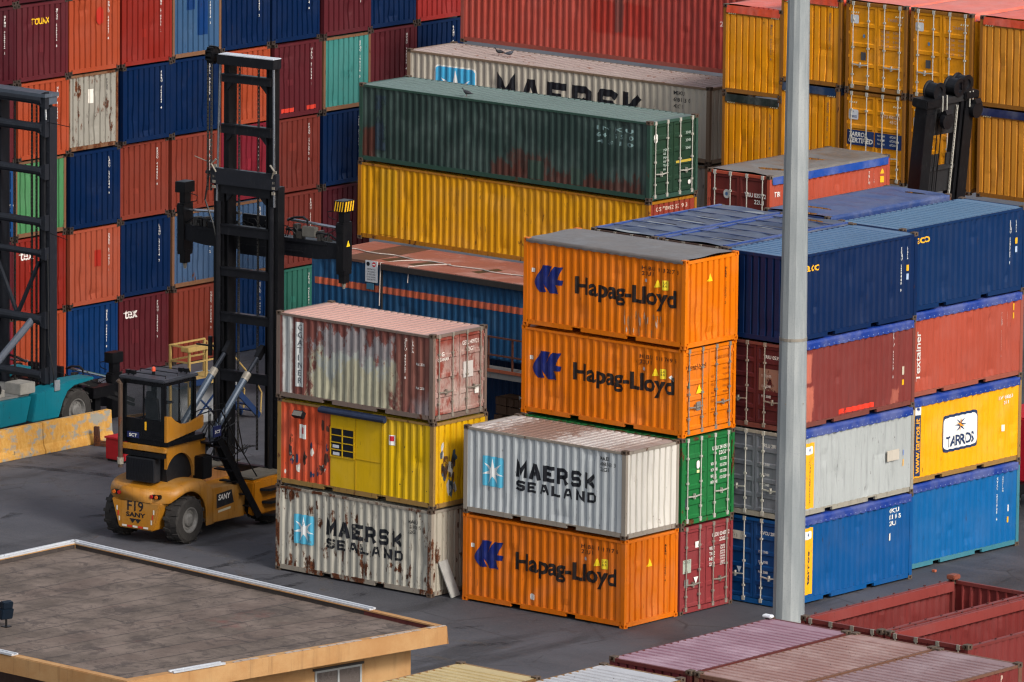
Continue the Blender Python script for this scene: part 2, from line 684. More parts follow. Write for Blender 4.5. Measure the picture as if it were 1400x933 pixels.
def container(label, u1, v0, z0, rot=0, L=L20, H=H8, col='#884444', seed=1, rust=0.12, fade=0.35, dirt=0.35, rough=0.5,
              roof='corr', roofcol=None, tarp='#1c3f86', sag=0.035, vis='blind', npan=5, endcol=None, framecol=None, sidemat=None, endmat=None,
              roofmat=None, group=None, far=False, back=True, doorcol=None, framerust=None, rods=GALV, skirt=0.245):
    """(u1, v0) is the near right corner on the plan; rot 90 turns the long axis away to the right"""
    if rot == 0:
        cx, cy, rz = u1 - L / 2, v0 + W / 2, 0.0
        ve, he = 'end+', 'end-'
    else:
        cx, cy, rz = u1 - W / 2, v0 + L / 2, math.pi / 2
        ve, he = 'end-', 'end+'
    rr = random.Random(seed * 13 + 5)
    t = thing('shipping_container', label, 'container', (cx, cy, z0), rz + R(rr.uniform(-0.3, 0.3)), group)
    pm = sidemat or paint(col, seed, rust, fade, dirt, rough)
    em = endmat or (paint(endcol, seed + 50, rust, fade, dirt, rough) if endcol else pm)
    fm = paint(framecol, seed + 90, rust + 0.14, fade, dirt, rough) if framecol else (paint(col, seed + 20, (framerust if framerust is not None else min(0.75, rust + 0.12)), fade, dirt, rough) if not far else paint(col, seed, rust, fade, dirt, rough))
    c = {'root': t, 'L': L, 'H': H, 've': ve, 'mat': pm}
    c['frame'] = obj('frame', me_frame(L, H), fm, t)
    c['side'] = obj('side_panel', me_side('side', L, H, seed % 7), pm, t)
    if back:
        obj('side_panel', me_side('back', L, H), pm, t)
    obj('end_panel', me_end(he, L, H), pm, t)
    if vis == 'blind':
        c['end'] = obj('end_panel', me_end(ve, L, H, 0.11 if roof != 'tarp' or skirt < 0.2 else 0.30, seed % 9), em, t)
        if roof == 'tarp' and skirt > 0.2:
            b = MB()
            p0, p1 = m3(ve, L, -W / 2 + 0.12, H - 0.32, 0.012), m3(ve, L, W / 2 - 0.12, H - 0.25, 0.075)
            b.box(min(p0[0], p1[0]), max(p0[0], p1[0]), min(p0[1], p1[1]), max(p0[1], p1[1]), p0[2], p1[2])
            b.build('end_rail', fm, t)
            b = MB()
            n = 14
            for k in range(n):
                s0, s1 = -W / 2 + 0.13 + (W - 0.26) * k / n, -W / 2 + 0.13 + (W - 0.26) * (k + 1) / n
                d0, d1 = -0.012 + 0.010 * (k % 2), -0.012 + 0.010 * ((k + 1) % 2)
                b.face([m3(ve, L, s0, H - 0.27, d0), m3(ve, L, s1, H - 0.27, d1), m3(ve, L, s1, H - 0.025, 0.002), m3(ve, L, s0, H - 0.025, 0.002)])
            b.build('tarpaulin_flap', tarp_mat(tarp, seed), t)
    else:
        dm = paint(doorcol, seed + 30, rust, fade, dirt, rough) if doorcol else em
        c['doors'] = []
        for sd in (-1, 1):
            d = obj('door', me_leaf(ve, L, H, sd, npan), dm, t)
            c['doors'].append(d)
            for s in (0.32, 0.93) if sd > 0 else (-0.93, -0.32):
                obj('lock_rod', me_rod(ve, L, H, s), rods, d)
            obj('door_handle', me_handle(ve, L, H, -0.93 if sd < 0 else 0.32, 1), rods, d)
            obj('door_handle', me_handle(ve, L, H, -0.32 if sd < 0 else 0.93, -1), rods, d)
        c['end'] = c['doors'][0]
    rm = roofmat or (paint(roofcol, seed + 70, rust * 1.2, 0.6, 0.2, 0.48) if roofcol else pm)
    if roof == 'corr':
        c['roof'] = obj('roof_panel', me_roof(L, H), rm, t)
    elif roof == 'tarp':
        c['roof'] = obj('tarpaulin', me_tarp(L, H, sag, seed % 4, skirt), tarp_mat(tarp, seed), t)
        if skirt > 0.2:
            obj('eyelet_row', me_eyelets(L, H), EYE, c['roof'], kind='stuff')
    cm = paint('#55483e', 3, 0.35, 0.4, 0.5, 0.65, rustc=('#2c1c15', '#4f3022')) if not far else paint('#3a302b', 4, 0.35, 0.3, 0.5, 0.65, rustc=('#241812', '#40281c'))
    if not far and framerust is not None and framerust < 0.2:
        cm = fm
    for sx in (-1, 1):
        if far and sx != (1 if ve == 'end+' else -1):
            continue
        for sy in (-1, 1):
            for z in (0.059, H - 0.059):
                o = obj('corner_casting', me_cast(), cm, t)
                o.location = (sx * (L / 2 - 0.086), sy * (W / 2 - 0.078), z)
    return c


# lettering -------------------------------------------------------------------
_txt = {}
_fc = bpy.data.curves.new('lettering_source', 'FONT')
_fo = bpy.data.objects.new('lettering_source', _fc)


def text2d(body, cap, bold=0.0, width=None, res=3, rot90=0, space=1.0, line=1.0, shear=0.0):
    key = (body, bold, res, space, line, shear)
    if key not in _txt:
        _fc.body = body
        _fc.offset = bold
        _fc.resolution_u = res
        _fc.space_character = space
        _fc.space_line = line
        _fc.shear = shear
        _fc.align_x = 'LEFT'
        me = _fo.to_mesh()
        vs = [(v.co.x, v.co.y) for v in me.vertices]
        fs = [tuple(p.vertices) for p in me.polygons]
        _fo.to_mesh_clear()
        x0 = min(v[0] for v in vs)
        _txt[key] = ([(x - x0, y) for x, y in vs], fs)
    vs, fs = _txt[key]
    k = cap / 0.692
    kx = k if width is None else width / max(v[0] for v in vs)
    out = [(x * kx, y * k) for x, y in vs]
    if rot90 == 1:      # reads upwards
        out = [(-y, x) for x, y in out]
    elif rot90 == -1:   # reads downwards
        out = [(y, -x) for x, y in out]
    return out, fs


def decal(c, face, vs, fs, s, t, mat, name='lettering', parent=None, off=0.005, prof=None, label=None):
    """flat print laid over the pressed sheet: cut at every fold and pushed onto it"""
    L, H = c['L'], c['H']
    if prof is None:
        if face == 'side':
            prof = prof_side(L)
        elif c.get('doors') and face == c['ve']:
            prof = [(-2, 0.035), (2, 0.035)]
        else:
            prof = prof_end()
    bm = bmesh.new()
    bv = [bm.verts.new((x + s, y + t, 0)) for x, y in vs]
    for f in fs:
        try:
            bm.faces.new([bv[i] for i in f])
        except ValueError:
            pass
    lo, hi = min(v.co.x for v in bv), max(v.co.x for v in bv)
    for x, d in prof:
        if lo < x < hi:
            bmesh.ops.bisect_plane(bm, geom=bm.verts[:] + bm.edges[:] + bm.faces[:], dist=1e-5, plane_co=(x, 0, 0), plane_no=(1, 0, 0))
    for v in bm.verts:
        v.co = m3(face, L, v.co.x, v.co.y, at_prof(prof, v.co.x) - off)
    me = bpy.data.meshes.new(name)
    bm.to_mesh(me)
    bm.free()
    if parent is None:
        parent = c['side'] if face == 'side' else c['end']
    o = obj(name, me, mat, parent)
    if label:
        o['label'] = label
    return o


def write(c, face, body, s, t, cap, mat, name='lettering', **kw):
    pr = kw.pop('parent', None)
    off = kw.pop('off', 0.005)
    vs, fs = text2d(body, cap, **kw)
    return decal(c, face, vs, fs, s, t, mat, name, pr, off)


def polys(c, face, plist, mat, name='emblem', parent=None, off=0.005, label=None):
    if name in ('paint_patch', 'sticker') and len(plist) > 1:
        for p in plist:
            o = polys(c, face, [p], mat, name, parent, off, label)
        return o
    vs, fs = [], []
    for p in plist:
        fs.append(tuple(range(len(vs), len(vs) + len(p))))
        vs += list(p)
    return decal(c, face, vs, fs, 0, 0, mat, name, parent, off, None, label)


def rect(x0, x1, z0, z1):
    return [(x0, z0), (x1, z0), (x1, z1), (x0, z1)]


def rrect(x0, x1, z0, z1, r, n=5):
    o = []
    for cx, cz, a0 in ((x1 - r, z1 - r, 0), (x0 + r, z1 - r, 90), (x0 + r, z0 + r, 180), (x1 - r, z0 + r, 270)):
        for k in range(n + 1):
            a = R(a0 + 90 * k / n)
            o.append((cx + r * math.cos(a), cz + r * math.sin(a)))
    return o


def star(cx, cz, r1, r2, n, a0=90):
    return [(cx + (r1 if k % 2 == 0 else r2) * math.cos(R(a0 + 180 * k / n)), cz + (r1 if k % 2 == 0 else r2) * math.sin(R(a0 + 180 * k / n))) for k in range(2 * n)]


def star_tris(cx, cz, r1, r2, n, a0=90):
    """star cut into kites so that no face is concave"""
    p = star(cx, cz, r1, r2, n, a0)
    m = len(p)
    return [[(cx, cz), p[(k - 1) % m], p[k], p[(k + 1) % m]] for k in range(0, m, 2)]


WHITE, BLACK, YEL, NAVY = ink('#d8d6d0'), ink('#16161c'), ink('#e0a51c'), ink('#14306e')
LETT = 'ABCDEFGHKLMNPRSTUX'


def serial(rr):
    return ''.join(rr.choice(LETT) for _ in range(3)) + 'U ' + ''.join(rr.choice('0123456789') for _ in range(6)) + ' ' + rr.choice('0123456789')


def vnumber(c, face, s, top, cap, mat, body, line=0.9):
    """code stacked one character above the other"""
    return write(c, face, '\n'.join(body), s, top - cap, cap, mat, 'lettering', res=1, line=line, bold=0.02)


# ------------------------------------------------------------------ the ground
def asphalt():
    t = NT('worn_asphalt')
    n1 = t.noise(0.08, 6, 0.6, (1, 1, 1), (3, 1, 0))
    n2 = t.noise(0.35, 7, 0.65, (1.0, 0.18, 1), (0, 4, 0), rot=(0, 0, 0.25))
    n3 = t.noise(0.30, 7, 0.65, (0.18, 1.0, 1), (7, 0, 0), rot=(0, 0, -0.12))
    n4 = t.noise(14, 4, 0.7)
    c = t.mix(t.ramp(n1, 0.35, 0.68), lin('#393a40'), lin('#4d4e55'))
    c = t.mix(t.ramp(n2, 0.50, 0.62, 0, 0.7), c, lin('#26272c'))
    c = t.mix(t.ramp(n3, 0.52, 0.66, 0, 0.4), c, lin('#56555a'))
    n5 = t.noise(0.22, 8, 0.7, (1, 1, 1), (11, 5, 0))
    c = t.mix(t.ramp(n5, 0.58, 0.68, 0, 0.5), c, lin('#555254'))
    n6 = t.noise(0.9, 8, 0.72, (1, 1, 1), (2, 8, 0), dist=0.6)
    c = t.mix(t.ramp(n6, 0.60, 0.66, 0, 0.5), c, lin('#29282c'))
    c = t.mix(t.ramp(n4, 0.45, 0.7, 0, 0.22), c, lin('#65605d'))
    vo = t.n('ShaderNodeTexVoronoi', feature='DISTANCE_TO_EDGE')
    vo.inputs['Scale'].default_value = 0.22
    t.l(t.tc.outputs['Object'], vo.inputs['Vector'])
    ck = t.math('MULTIPLY', t.ramp(vo.outputs['Distance'], 0.012, 0.0), t.ramp(n5, 0.45, 0.6))
    c = t.mix(t.math('MULTIPLY', ck, 0.7), c, lin('#1d1c1f'))
    t.bump(t.math('ADD', n4, t.math('MULTIPLY', n6, 1.5)), 0.02, 0.6)
    return t.out(c, t.ramp(n5, 0.4, 0.7, 0.62, 0.82), None, 0.35)


b = MB()
N = 24
ext = 900.0
for i in range(N):
    for j in range(N):
        x0, x1 = -ext + 2 * ext * i / N, -ext + 2 * ext * (i + 1) / N
        y0, y1 = -ext + 2 * ext * j / N, -ext + 2 * ext * (j + 1) / N
        b.face([(x0, y0, -0.006), (x1, y0, -0.006), (x1, y1, -0.006), (x0, y1, -0.006)])
g = b.build('ground', asphalt())
g['kind'] = 'structure'


def mark_mat(hexc, seed, cover):
    t = NT('tyre_rubber_mark')
    n = t.noise(1.4, 8, 0.7, (1, 1, 1), (seed, seed, 0))
    n2 = t.noise(18, 3, 0.6, (1, 1, 1), (0, seed, 0))
    t.out(lin(hexc), 0.8, None, 0.2)
    t.l(t.math('MULTIPLY', t.ramp(n, 0.62 - cover, 0.80 - cover), t.ramp(n2, 0.3, 0.6, 0.10, 0.42)), t.b.inputs['Alpha'])
    return t.m


mk = random.Random(12)
MARKS = [mark_mat('#131216', 1, 0.22), mark_mat('#17161a', 5, 0.16), mark_mat('#6a625c', 9, 0.16)]
for k in range(20):
    cx, cy = mk.uniform(-26, 12), mk.uniform(-12, 9)
    if k < 9:
        cx, cy = mk.uniform(-22, 8), mk.uniform(-9, 2)
    rad, a0, sw = mk.uniform(6, 30), mk.uniform(0, 6.28), mk.uniform(0.35, 1.1)
    ox, oy = cx - rad * math.cos(a0 + sw / 2), cy - rad * math.sin(a0 + sw / 2)
    wd = mk.uniform(0.22, 0.42)
    for tw in (0, 2.3):
        b = MB()
        pr = None
        for i in range(25):
            a = a0 + sw * i / 24
            q = [b.pt((ox + (rad + tw + o_) * math.cos(a), oy + (rad + tw + o_) * math.sin(a), -0.003 + 0.0004 * k / 34 * 4)) for o_ in (0, wd)]
            if pr:
                b.f.append([pr[0], pr[1], q[1], q[0]])
            pr = q
        b.build('tyre_mark', MARKS[k % 3], g)

# ------------------------------------------------------------------ back wall of container ends
FU, FV0, FS = -30.92, 15.10, 2.525
NAMES = {'navy': '#021d44', 'blue': '#062f60', 'maroon': '#561f25', 'wine': '#46161f', 'red': '#84231a', 'brick': '#7e3629', 'orange': '#a04428',
         'salmon': '#a04c36', 'cream': '#99948a', 'mint': '#4b8556', 'sky': '#36567a', 'steel': '#41597a', 'turquoise': '#3f837d', 'brown': '#6e2e26',
         'crimson': '#7a1f2c', 'pine': '#2f6a5c', 'scarlet': '#922a26', 'cobalt': '#1a4478'}
WORDS = {'navy': 'navy blue', 'blue': 'deep blue', 'maroon': 'maroon', 'wine': 'dark wine', 'red': 'bright red', 'brick': 'brick red', 'orange': 'orange red',
         'salmon': 'salmon orange', 'cream': 'rust-stained cream', 'mint': 'mint green', 'sky': 'patchy faded blue', 'steel': 'scraped pale blue', 'turquoise': 'turquoise',
         'brown': 'red brown', 'crimson': 'crimson', 'pine': 'pine green', 'scarlet': 'scarlet', 'cobalt': 'cobalt blue'}
# column: colours from the ground tier upwards
WALL = {0: ['crimson', 'maroon', 'cobalt', 'maroon', 'wine', 'maroon'],
        1: ['orange', 'red', 'mint', 'orange', 'maroon', 'wine'],
        2: ['blue', 'salmon', 'navy', 'cream', 'orange'],
        3: ['maroon', 'navy', 'brick', 'navy', 'red'],
        4: ['brick', 'steel', 'brick', 'navy', 'sky'],
        5: ['blue', 'steel', 'crimson', 'orange', 'navy'],
        6: ['pine', 'brown', 'brown', 'maroon', 'navy'],
        7: [None, 'wine', 'navy', 'turquoise', 'maroon'],
        8: [None, None, None, 'maroon', 'navy'],
        9: [None, None, None, 'navy', 'scarlet']}
TIER = ['bottom', 'second', 'third', 'fourth', 'fifth', 'sixth']
ORD = ['first', 'second', 'third', 'fourth', 'fifth', 'sixth', 'seventh', 'eighth', 'ninth', 'tenth']
wallc = {}
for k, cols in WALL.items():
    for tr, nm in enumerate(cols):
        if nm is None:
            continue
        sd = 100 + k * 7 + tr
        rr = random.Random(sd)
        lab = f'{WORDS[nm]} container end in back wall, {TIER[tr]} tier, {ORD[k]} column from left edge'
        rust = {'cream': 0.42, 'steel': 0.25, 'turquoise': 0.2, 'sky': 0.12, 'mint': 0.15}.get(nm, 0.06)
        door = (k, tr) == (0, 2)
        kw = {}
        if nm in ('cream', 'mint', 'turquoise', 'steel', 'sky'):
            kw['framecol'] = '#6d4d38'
        c = container(lab, FU + rr.uniform(-0.10, 0.06), FV0 + FS * (k - 1) + 0.04 + rr.uniform(-0.015, 0.015), tr * H8 - 0.0, 0, col='#' + ''.join('%02x' % int(int(NAMES[nm][i:i + 2], 16) * 0.90) for i in (1, 3, 5)), seed=sd, rust=rust,  # wall paints darkened as a whole: the wall's shade is put into them
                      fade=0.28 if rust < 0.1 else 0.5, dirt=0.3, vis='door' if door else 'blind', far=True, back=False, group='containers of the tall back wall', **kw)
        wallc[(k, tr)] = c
        ins = ink('#c9c4c0', 0.15, sd % 5) if nm != 'cream' else ink('#33302e', 0.2, 2)
        if (k, tr) != (0, 2):
            vnumber(c, 'end+', 0.645, 2.30, 0.082, ins, serial(rr), 0.84)
        if rr.random() < 0.5 and nm not in ('cream', 'cobalt'):
            # touched-up rectangle of fresher paint
            x0, z0 = rr.uniform(-0.7, 0.1), rr.uniform(0.5, 1.5)
            polys(c, 'end+', [rect(x0, x0 + rr.uniform(0.12, 0.35), z0, z0 + rr.uniform(0.2, 0.5))], paint(NAMES[nm], sd + 400, 0.0, 0.1, 0.1), 'paint_patch', off=0.003)

write(wallc[(1, 4)], 'end+', 'TOUAX', -0.52, 1.86, 0.20, ink('#e0b21a', 0.12, 1), bold=0.02, width=0.86)
for key in ((3, 0), (1, 1)):
    write(wallc[key], 'end+', 'tex', -0.95, 1.86, 0.33, ink('#d9d2cc', 0.18, 2), bold=0.02, width=0.64)
polys(wallc[(2, 1)], 'end+', [rect(-0.02, 0.30, 1.25, 1.80)], paint('#96261c', 5, 0, 0.1, 0.1), 'paint_patch', off=0.003)
polys(wallc[(2, 4)], 'end+', [rrect(0.12, 0.44, 1.55, 2.15, 0.15)], paint('#a12a20', 6, 0, 0.1, 0.1), 'paint_patch', off=0.003)
polys(wallc[(2, 3)], 'end+', [rect(-0.20, 0.02, 1.55, 2.02)], ink('#d8d2c8'), 'paint_patch', off=0.003)
polys(wallc[(4, 4)], 'end+', [rect(0.05, 0.55, 0.7, 2.4), rect(-0.5, -0.1, 1.6, 2.2)], paint('#0a2f60', 8, 0, 0.2, 0.2), 'paint_patch', off=0.003)
polys(wallc[(6, 3)], 'end+', [rect(-0.85, -0.15, 0.20, 0.34), rect(0.45, 0.92, 0.20, 0.34)], paint('#c03a2c', 9, 0, 0.2, 0.2), 'paint_patch', off=0.006)
polys(wallc[(7, 3)], 'end+', [rrect(-0.32, -0.08, 1.10, 1.36, 0.1), rrect(-0.05, 0.15, 1.02, 1.36, 0.09)], ink('#2d6a66', 0.2, 3), 'paint_patch', off=0.003)
write(wallc[(0, 2)], 'end+', 'MSC', 0.35, 1.55, 0.2, WHITE, bold=0.01)
write(wallc[(0, 2)], 'end+', serial(random.Random(3)), 0.3, 1.1, 0.1, WHITE)

# ------------------------------------------------------------------ stack beside the fork truck
HAP = '#cf6c06'


BLOCK = {
    'M': [[(0.0, 0), (0.0, 1), (0.5, 0.30), (1.0, 1), (1.0, 0)]], 'A': [[(0.0, 0), (0.36, 1), (0.64, 1), (1.0, 0)], [(0.16, 0.32), (0.84, 0.32)]],
    'E': [[(1.0, 1), (0.0, 1), (0.0, 0), (1.0, 0)], [(0.0, 0.5), (0.9, 0.5)]], 'R': [[(0.0, 0), (0.0, 1), (0.80, 1), (1.0, 0.86), (1.0, 0.56), (0.80, 0.42), (0.0, 0.42)], [(0.62, 0.42), (1.0, 0.0)]],
    'S': [[(1.0, 0.93), (0.86, 1), (0.14, 1), (0.0, 0.86), (0.0, 0.62), (0.14, 0.5), (0.86, 0.5), (1.0, 0.38), (1.0, 0.14), (0.86, 0), (0.14, 0), (0.0, 0.07)]],
    'K': [[(0.0, 0), (0.0, 1)], [(0.0, 0.46), (0.35, 0.46), (1.0, 1)], [(0.42, 0.50), (1.0, 0)]], 'L': [[(0.0, 1), (0.0, 0), (1.0, 0)]],
    'N': [[(0.0, 0), (0.0, 1), (1.0, 0), (1.0, 1)]], 'D': [[(0.0, 0), (0.0, 1), (0.72, 1), (1.0, 0.76), (1.0, 0.24), (0.72, 0), (0.0, 0.0)]]}


def block_text(word, cap, width, th, gap=0.30):
    """squarish stencil capitals made of mitred strokes, th = stroke thickness"""
    n = len(word)
    lw = width / (n + gap * (n - 1))
    vs, fs = [], []
    for i, ch in enumerate(word):
        x0 = i * lw * (1 + gap)
        for st in BLOCK[ch]:
            p = [Vector((x0 + th / 2 + a * (lw - th), th / 2 + b_ * (cap - th))) for a, b_ in st]
            closed = False
            L_, R_ = [], []
            for k, q in enumerate(p):
                d0 = (q - p[k - 1]).normalized() if k else (p[1] - q).normalized()
                d1 = (p[k + 1] - q).normalized() if k < len(p) - 1 else d0
                if k == 0:
                    d0 = d1
                nrm = Vector((-(d0 + d1).y, (d0 + d1).x)).normalized()
                cs = max(0.45, nrm.dot(Vector((-d1.y, d1.x))))
                off = nrm * (th / 2 / cs)
                e = Vector((0, 0))
                if k == 0 and not (ch in 'AK' and st[0] != (0.0, 0) and len(st) < 4):
                    e = -d1 * th / 2
                if k == len(p) - 1:
                    e = d0 * th / 2
                if ch in 'AEK' and len(st) < 4 and st[0] not in ((0.0, 0), (1.0, 1)):
                    e = d1 * th / 2 if k == 0 else (Vector((0, 0)) if ch == 'E' else (-d0 * th / 2 if ch == 'A' else Vector((0, 0)))) if k == len(p) - 1 else Vector((0, 0))
                L_.append(q + off + e)
                R_.append(q - off + e)
            for k in range(len(p) - 1):
                b0 = len(vs)
                vs += [tuple(L_[k]), tuple(L_[k + 1]), tuple(R_[k + 1]), tuple(R_[k])]
                fs.append((b0, b0 + 1, b0 + 2, b0 + 3))
    return vs, fs


def maersk(c, s=1.0, worn=0.0, seed=0, x=0.0, z=0.0, ink1='#14161d', seal=True):
    blue = ink('#4fa6c4', worn * 0.6, seed)
    if seal:
        e = polys(c, 'side', [rrect(-2.34, -1.55, 0.90, 1.78, 0.07)], blue, 'emblem')
        polys(c, 'side', star_tris(-1.945, 1.33, 0.40, 0.125, 7), ink('#d5d7d6', worn * 0.5, seed + 1), 'emblem', off=0.009)
        decal(c, 'side', *block_text('MAERSK', 0.47, 2.96, 0.115), -1.07, 1.31, ink(ink1, worn, seed + 2))
        decal(c, 'side', *block_text('SEALAND', 0.30, 2.99, 0.075, 0.42), -1.06, 0.92, ink(ink1, worn, seed + 3))
    else:
        polys(c, 'side', [rrect(-5.33, -3.50, 0.30, 2.18, 0.17)], WHITE, 'emblem', off=0.004)
        polys(c, 'side', [rrect(-5.28, -3.55, 0.35, 2.13, 0.14)], ink('#3fa0cc'), 'emblem', off=0.008)
        polys(c, 'side', star_tris(-4.41, 1.26, 0.80, 0.26, 7), ink('#d5d7d6'), 'emblem', off=0.012)
        decal(c, 'side', *block_text('MAERSK', 0.96, 6.3, 0.24), -2.62, 1.12, ink(ink1))


def hapag(c, number, dx=0.0, dz=0.0):
    def q(px, py):
        return (-3.029 + dx + 6.058 * (px - 55) / 1030, dz + (645 + 198 * (px - 55) / 1030 - py) / 214.2)
    bl = ink('#071b62')
    lg = [[(105, 400), (205, 218), (310, 240), (250, 365), (215, 420)], [(105, 400), (215, 420), (245, 520), (170, 518)], [(250, 365), (330, 247), (428, 258), (370, 390), (215, 420)],
          [(370, 390), (432, 407), (418, 458), (340, 450)], [(215, 420), (370, 390), (340, 450), (275, 532)], [(340, 450), (388, 552), (275, 532)]]
    polys(c, 'side', [[q(65.3 + px * 0.5678, 144.7 + py * 0.5678) for px, py in p] for p in lg], bl, 'emblem')
    write(c, 'side', 'Hapag-Lloyd', -1.06 + dx, 1.20 + dz, 0.475, ink('#1b120f', 0.0, 1), bold=0.030, width=3.76)
    write(c, 'side', number, 1.40, 2.16, 0.11, ink('#3a1804'), bold=0.02, space=1.35)
    write(c, 'side', '22U1', 1.40, 2.00, 0.11, ink('#3a1804'), bold=0.02, space=1.35)
    polys(c, 'side', [[(1.86, 1.68), (2.08, 1.71), (1.98, 1.93)]], ink('#e5c21c'), 'warning_sticker')
    polys(c, 'side', [rrect(2.16, 2.36, 1.64, 1.93, 0.03)], ink('#dfc32a'), 'height_sticker')
    write(c, 'side', '2,6\n8.6', 2.19, 1.82, 0.07, BLACK, off=0.009, line=0.9)
    polys(c, 'side', [rrect(1.50, 1.60, 1.80, 1.90, 0.03)], ink('#b9b4b8'), 'sticker')
    polys(c, 'side', [rect(-2.74, -2.60, 1.60, 1.72)], ink('#cfcac2'), 'sticker')


cA0 = container('rust-spotted cream container with blue star emblem, bottom of stack beside the fork truck', 0, 0, 0, col='#aaa69a', seed=11, rust=0.40, fade=0.5, dirt=0.45,
                framecol='#8d8478', framerust=0.6, endcol='#a59e90')
maersk(cA0, worn=0.22, seed=4)
write(cA0, 'side', 'MAEU', 2.12, 2.10, 0.10, ink('#2a2a2c', 0.5, 3), bold=0.01)
write(cA0, 'side', '38103 5', 2.12, 1.95, 0.10, ink('#2a2a2c', 0.5, 3), bold=0.01)
write(cA0, 'side', '22G1', 2.12, 1.80, 0.10, ink('#2a2a2c', 0.5, 3), bold=0.01)

# container turned into a kiosk: orange left end, yellow flat door with window, yellow right half
cA1 = container('orange and yellow kiosk container with window, middle of stack beside fork truck', 0.03, 0.02, H8, col='#b99a10', seed=12, rust=0.18, fade=0.3, dirt=0.4,
                framecol='#8a6c3c', endmat=paint('#cfa00c', 62, 0.16, 0.25, 0.45, 0.5))
bpy.data.objects.remove(cA1['side'])
ps = prof_side(L20)


def clip(p, a, c_):
    o = [(a, at_prof(p, a))] + [q for q in p if a < q[0] < c_] + [(c_, at_prof(p, c_))]
    return o


omat = paint('#b9492a', 71, 0.28, 0.4, 0.6, 0.55)
ymat = paint('#c7a00d', 72, 0.10, 0.25, 0.3, 0.5)
cA1['side'] = obj('side_panel', sheet('side', L20, H8, clip(ps, -2.9, -0.96), 0.19, H8 - 0.085), omat, cA1['root'], label='scuffed orange corrugated panel')
p2 = obj('side_panel', sheet('side', L20, H8, clip(ps, 1.06, 2.9), 0.19, H8 - 0.085), ymat, cA1['root'], label='yellow corrugated panel')
b = MB().box(-0.955, 1.055, -W / 2 + 0.02, -W / 2 + 0.06, 0.20, 2.33)
door = b.build('door', ymat, cA1['root'], label='flat yellow sheet door')
MB().box(0.02, 0.035, -W / 2 + 0.006, -W / 2 + 0.02, 0.21, 2.32).box(-0.955, 1.055, -W / 2 + 0.008, -W / 2 + 0.02, 1.12, 1.14).box(1.03, 1.055, -W / 2 - 0.004, -W / 2 + 0.02, 0.2, 2.33).build('trim', paint('#a5830c', 73, 0.2, 0.3, 0.3), door)
win = MB()
for z in (1.10, 1.315, 1.53, 1.745, 1.96):
    win.box(-0.94, -0.04, -W / 2 - 0.004, -W / 2 + 0.018, z - 0.014, z + 0.014)
for x in (-0.94, -0.485, -0.035):
    win.box(x - 0.017, x + 0.017, -W / 2 - 0.008, -W / 2 + 0.018, 1.09, 1.97)
wo = win.build('window', paint('#b8920c', 74, 0.05, 0.2, 0.2), door)
GLASS = simple('dark_glass', '#10141c', 0.08, 0.2, 0, 1.0, spec=0.6)
for i, x0 in enumerate((-0.922, -0.467)):
    for k in range(4):
        MB().box(x0, x0 + 0.413, -W / 2 + 0.010, -W / 2 + 0.017, 1.115 + 0.215 * k, 1.30 + 0.215 * k).build('pane', GLASS, wo)
for k, (x0, x1) in enumerate(((-0.85, -0.60), (-0.86, -0.62))):
    MB().box(x0, x1, -W / 2 + 0.0075, -W / 2 + 0.0095, 1.15 + 0.215 * k, 1.24 + 0.215 * k).build('notice', ink('#b9bcc4'), wo)
aw = MB()
aw.tube([(-1.32, -W / 2 - 0.07, 2.44), (1.22, -W / 2 - 0.07, 2.44)], 0.085, 10)
aw.box(-1.30, 1.20, -W / 2 - 0.05, -W / 2 + 0.0, 2.48, 2.55)
aw.build('awning_roll', simple('navy_canvas', '#1b2742', 0.7, 0.4, 0, 4), cA1['root'], label='rolled navy awning')
lm = MB()
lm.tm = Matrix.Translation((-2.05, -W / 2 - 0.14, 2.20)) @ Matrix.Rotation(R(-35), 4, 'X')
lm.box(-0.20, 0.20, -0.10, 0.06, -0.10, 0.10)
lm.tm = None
lm.bar((-2.05, -W / 2 + 0.02, 2.30), (-2.05, -W / 2 - 0.10, 2.22), 0.05)
fl = lm.build('floodlight', simple('dark_housing', '#17171a', 0.5, 0.3, spec=0.2), cA1['root'], bevel=0.012)
lm = MB()
lm.tm = Matrix.Translation((-2.05, -W / 2 - 0.14, 2.20)) @ Matrix.Rotation(R(-35), 4, 'X')
lm.box(-0.17, 0.17, -0.108, -0.101, -0.08, 0.07)
lm.build('lens', simple('lamp_glass', '#6a6660', 0.15, 0.2), fl)
polys(cA1, 'side', [rect(-2.18, -1.92, 1.46, 1.88)], WHITE, 'safety_sign')
polys(cA1, 'side', [rrect(-2.10, -2.00, 1.60, 1.80, 0.03)], ink('#b3202c'), 'safety_sign', off=0.010)
pz = prof_side(L20)
decal(cA1, 'side', rect(1.30, 1.52, 1.72, 2.02), [(0, 1, 2, 3)], 0, 0, WHITE, 'safety_sign', p2)
decal(cA1, 'side', rect(1.34, 1.48, 1.84, 1.99), [(0, 1, 2, 3)], 0, 0, ink('#b3202c'), 'safety_sign', p2, off=0.009)



def chips(c, face, x0, x1, z0, z1, n, cols, seed, parent=None, tall=2.2, big=0.10):
    """crisp flakes and scrapes in other paint colours"""
    rr = random.Random(seed)
    for hexc in cols:
        vs, fs = [], []
        for _ in range(n):
            cx, cz, r = rr.uniform(x0, x1), rr.uniform(z0, z1), big * rr.uniform(0.25, 1.0)
            m = rr.randint(6, 9)
            i0 = len(vs)
            for k in range(m):
                q = r * rr.uniform(0.5, 1.0)
                vs.append((cx + q * math.cos(2 * math.pi * k / m), cz + tall * q * math.sin(2 * math.pi * k / m)))
            fs.append(tuple(range(i0, i0 + m)))
        for f in fs:
            o = decal(c, face, [vs[i] for i in f], [tuple(range(len(f)))], 0, 0, ink(hexc, 0.25, seed % 5), 'paint_chip', parent, 0.003)


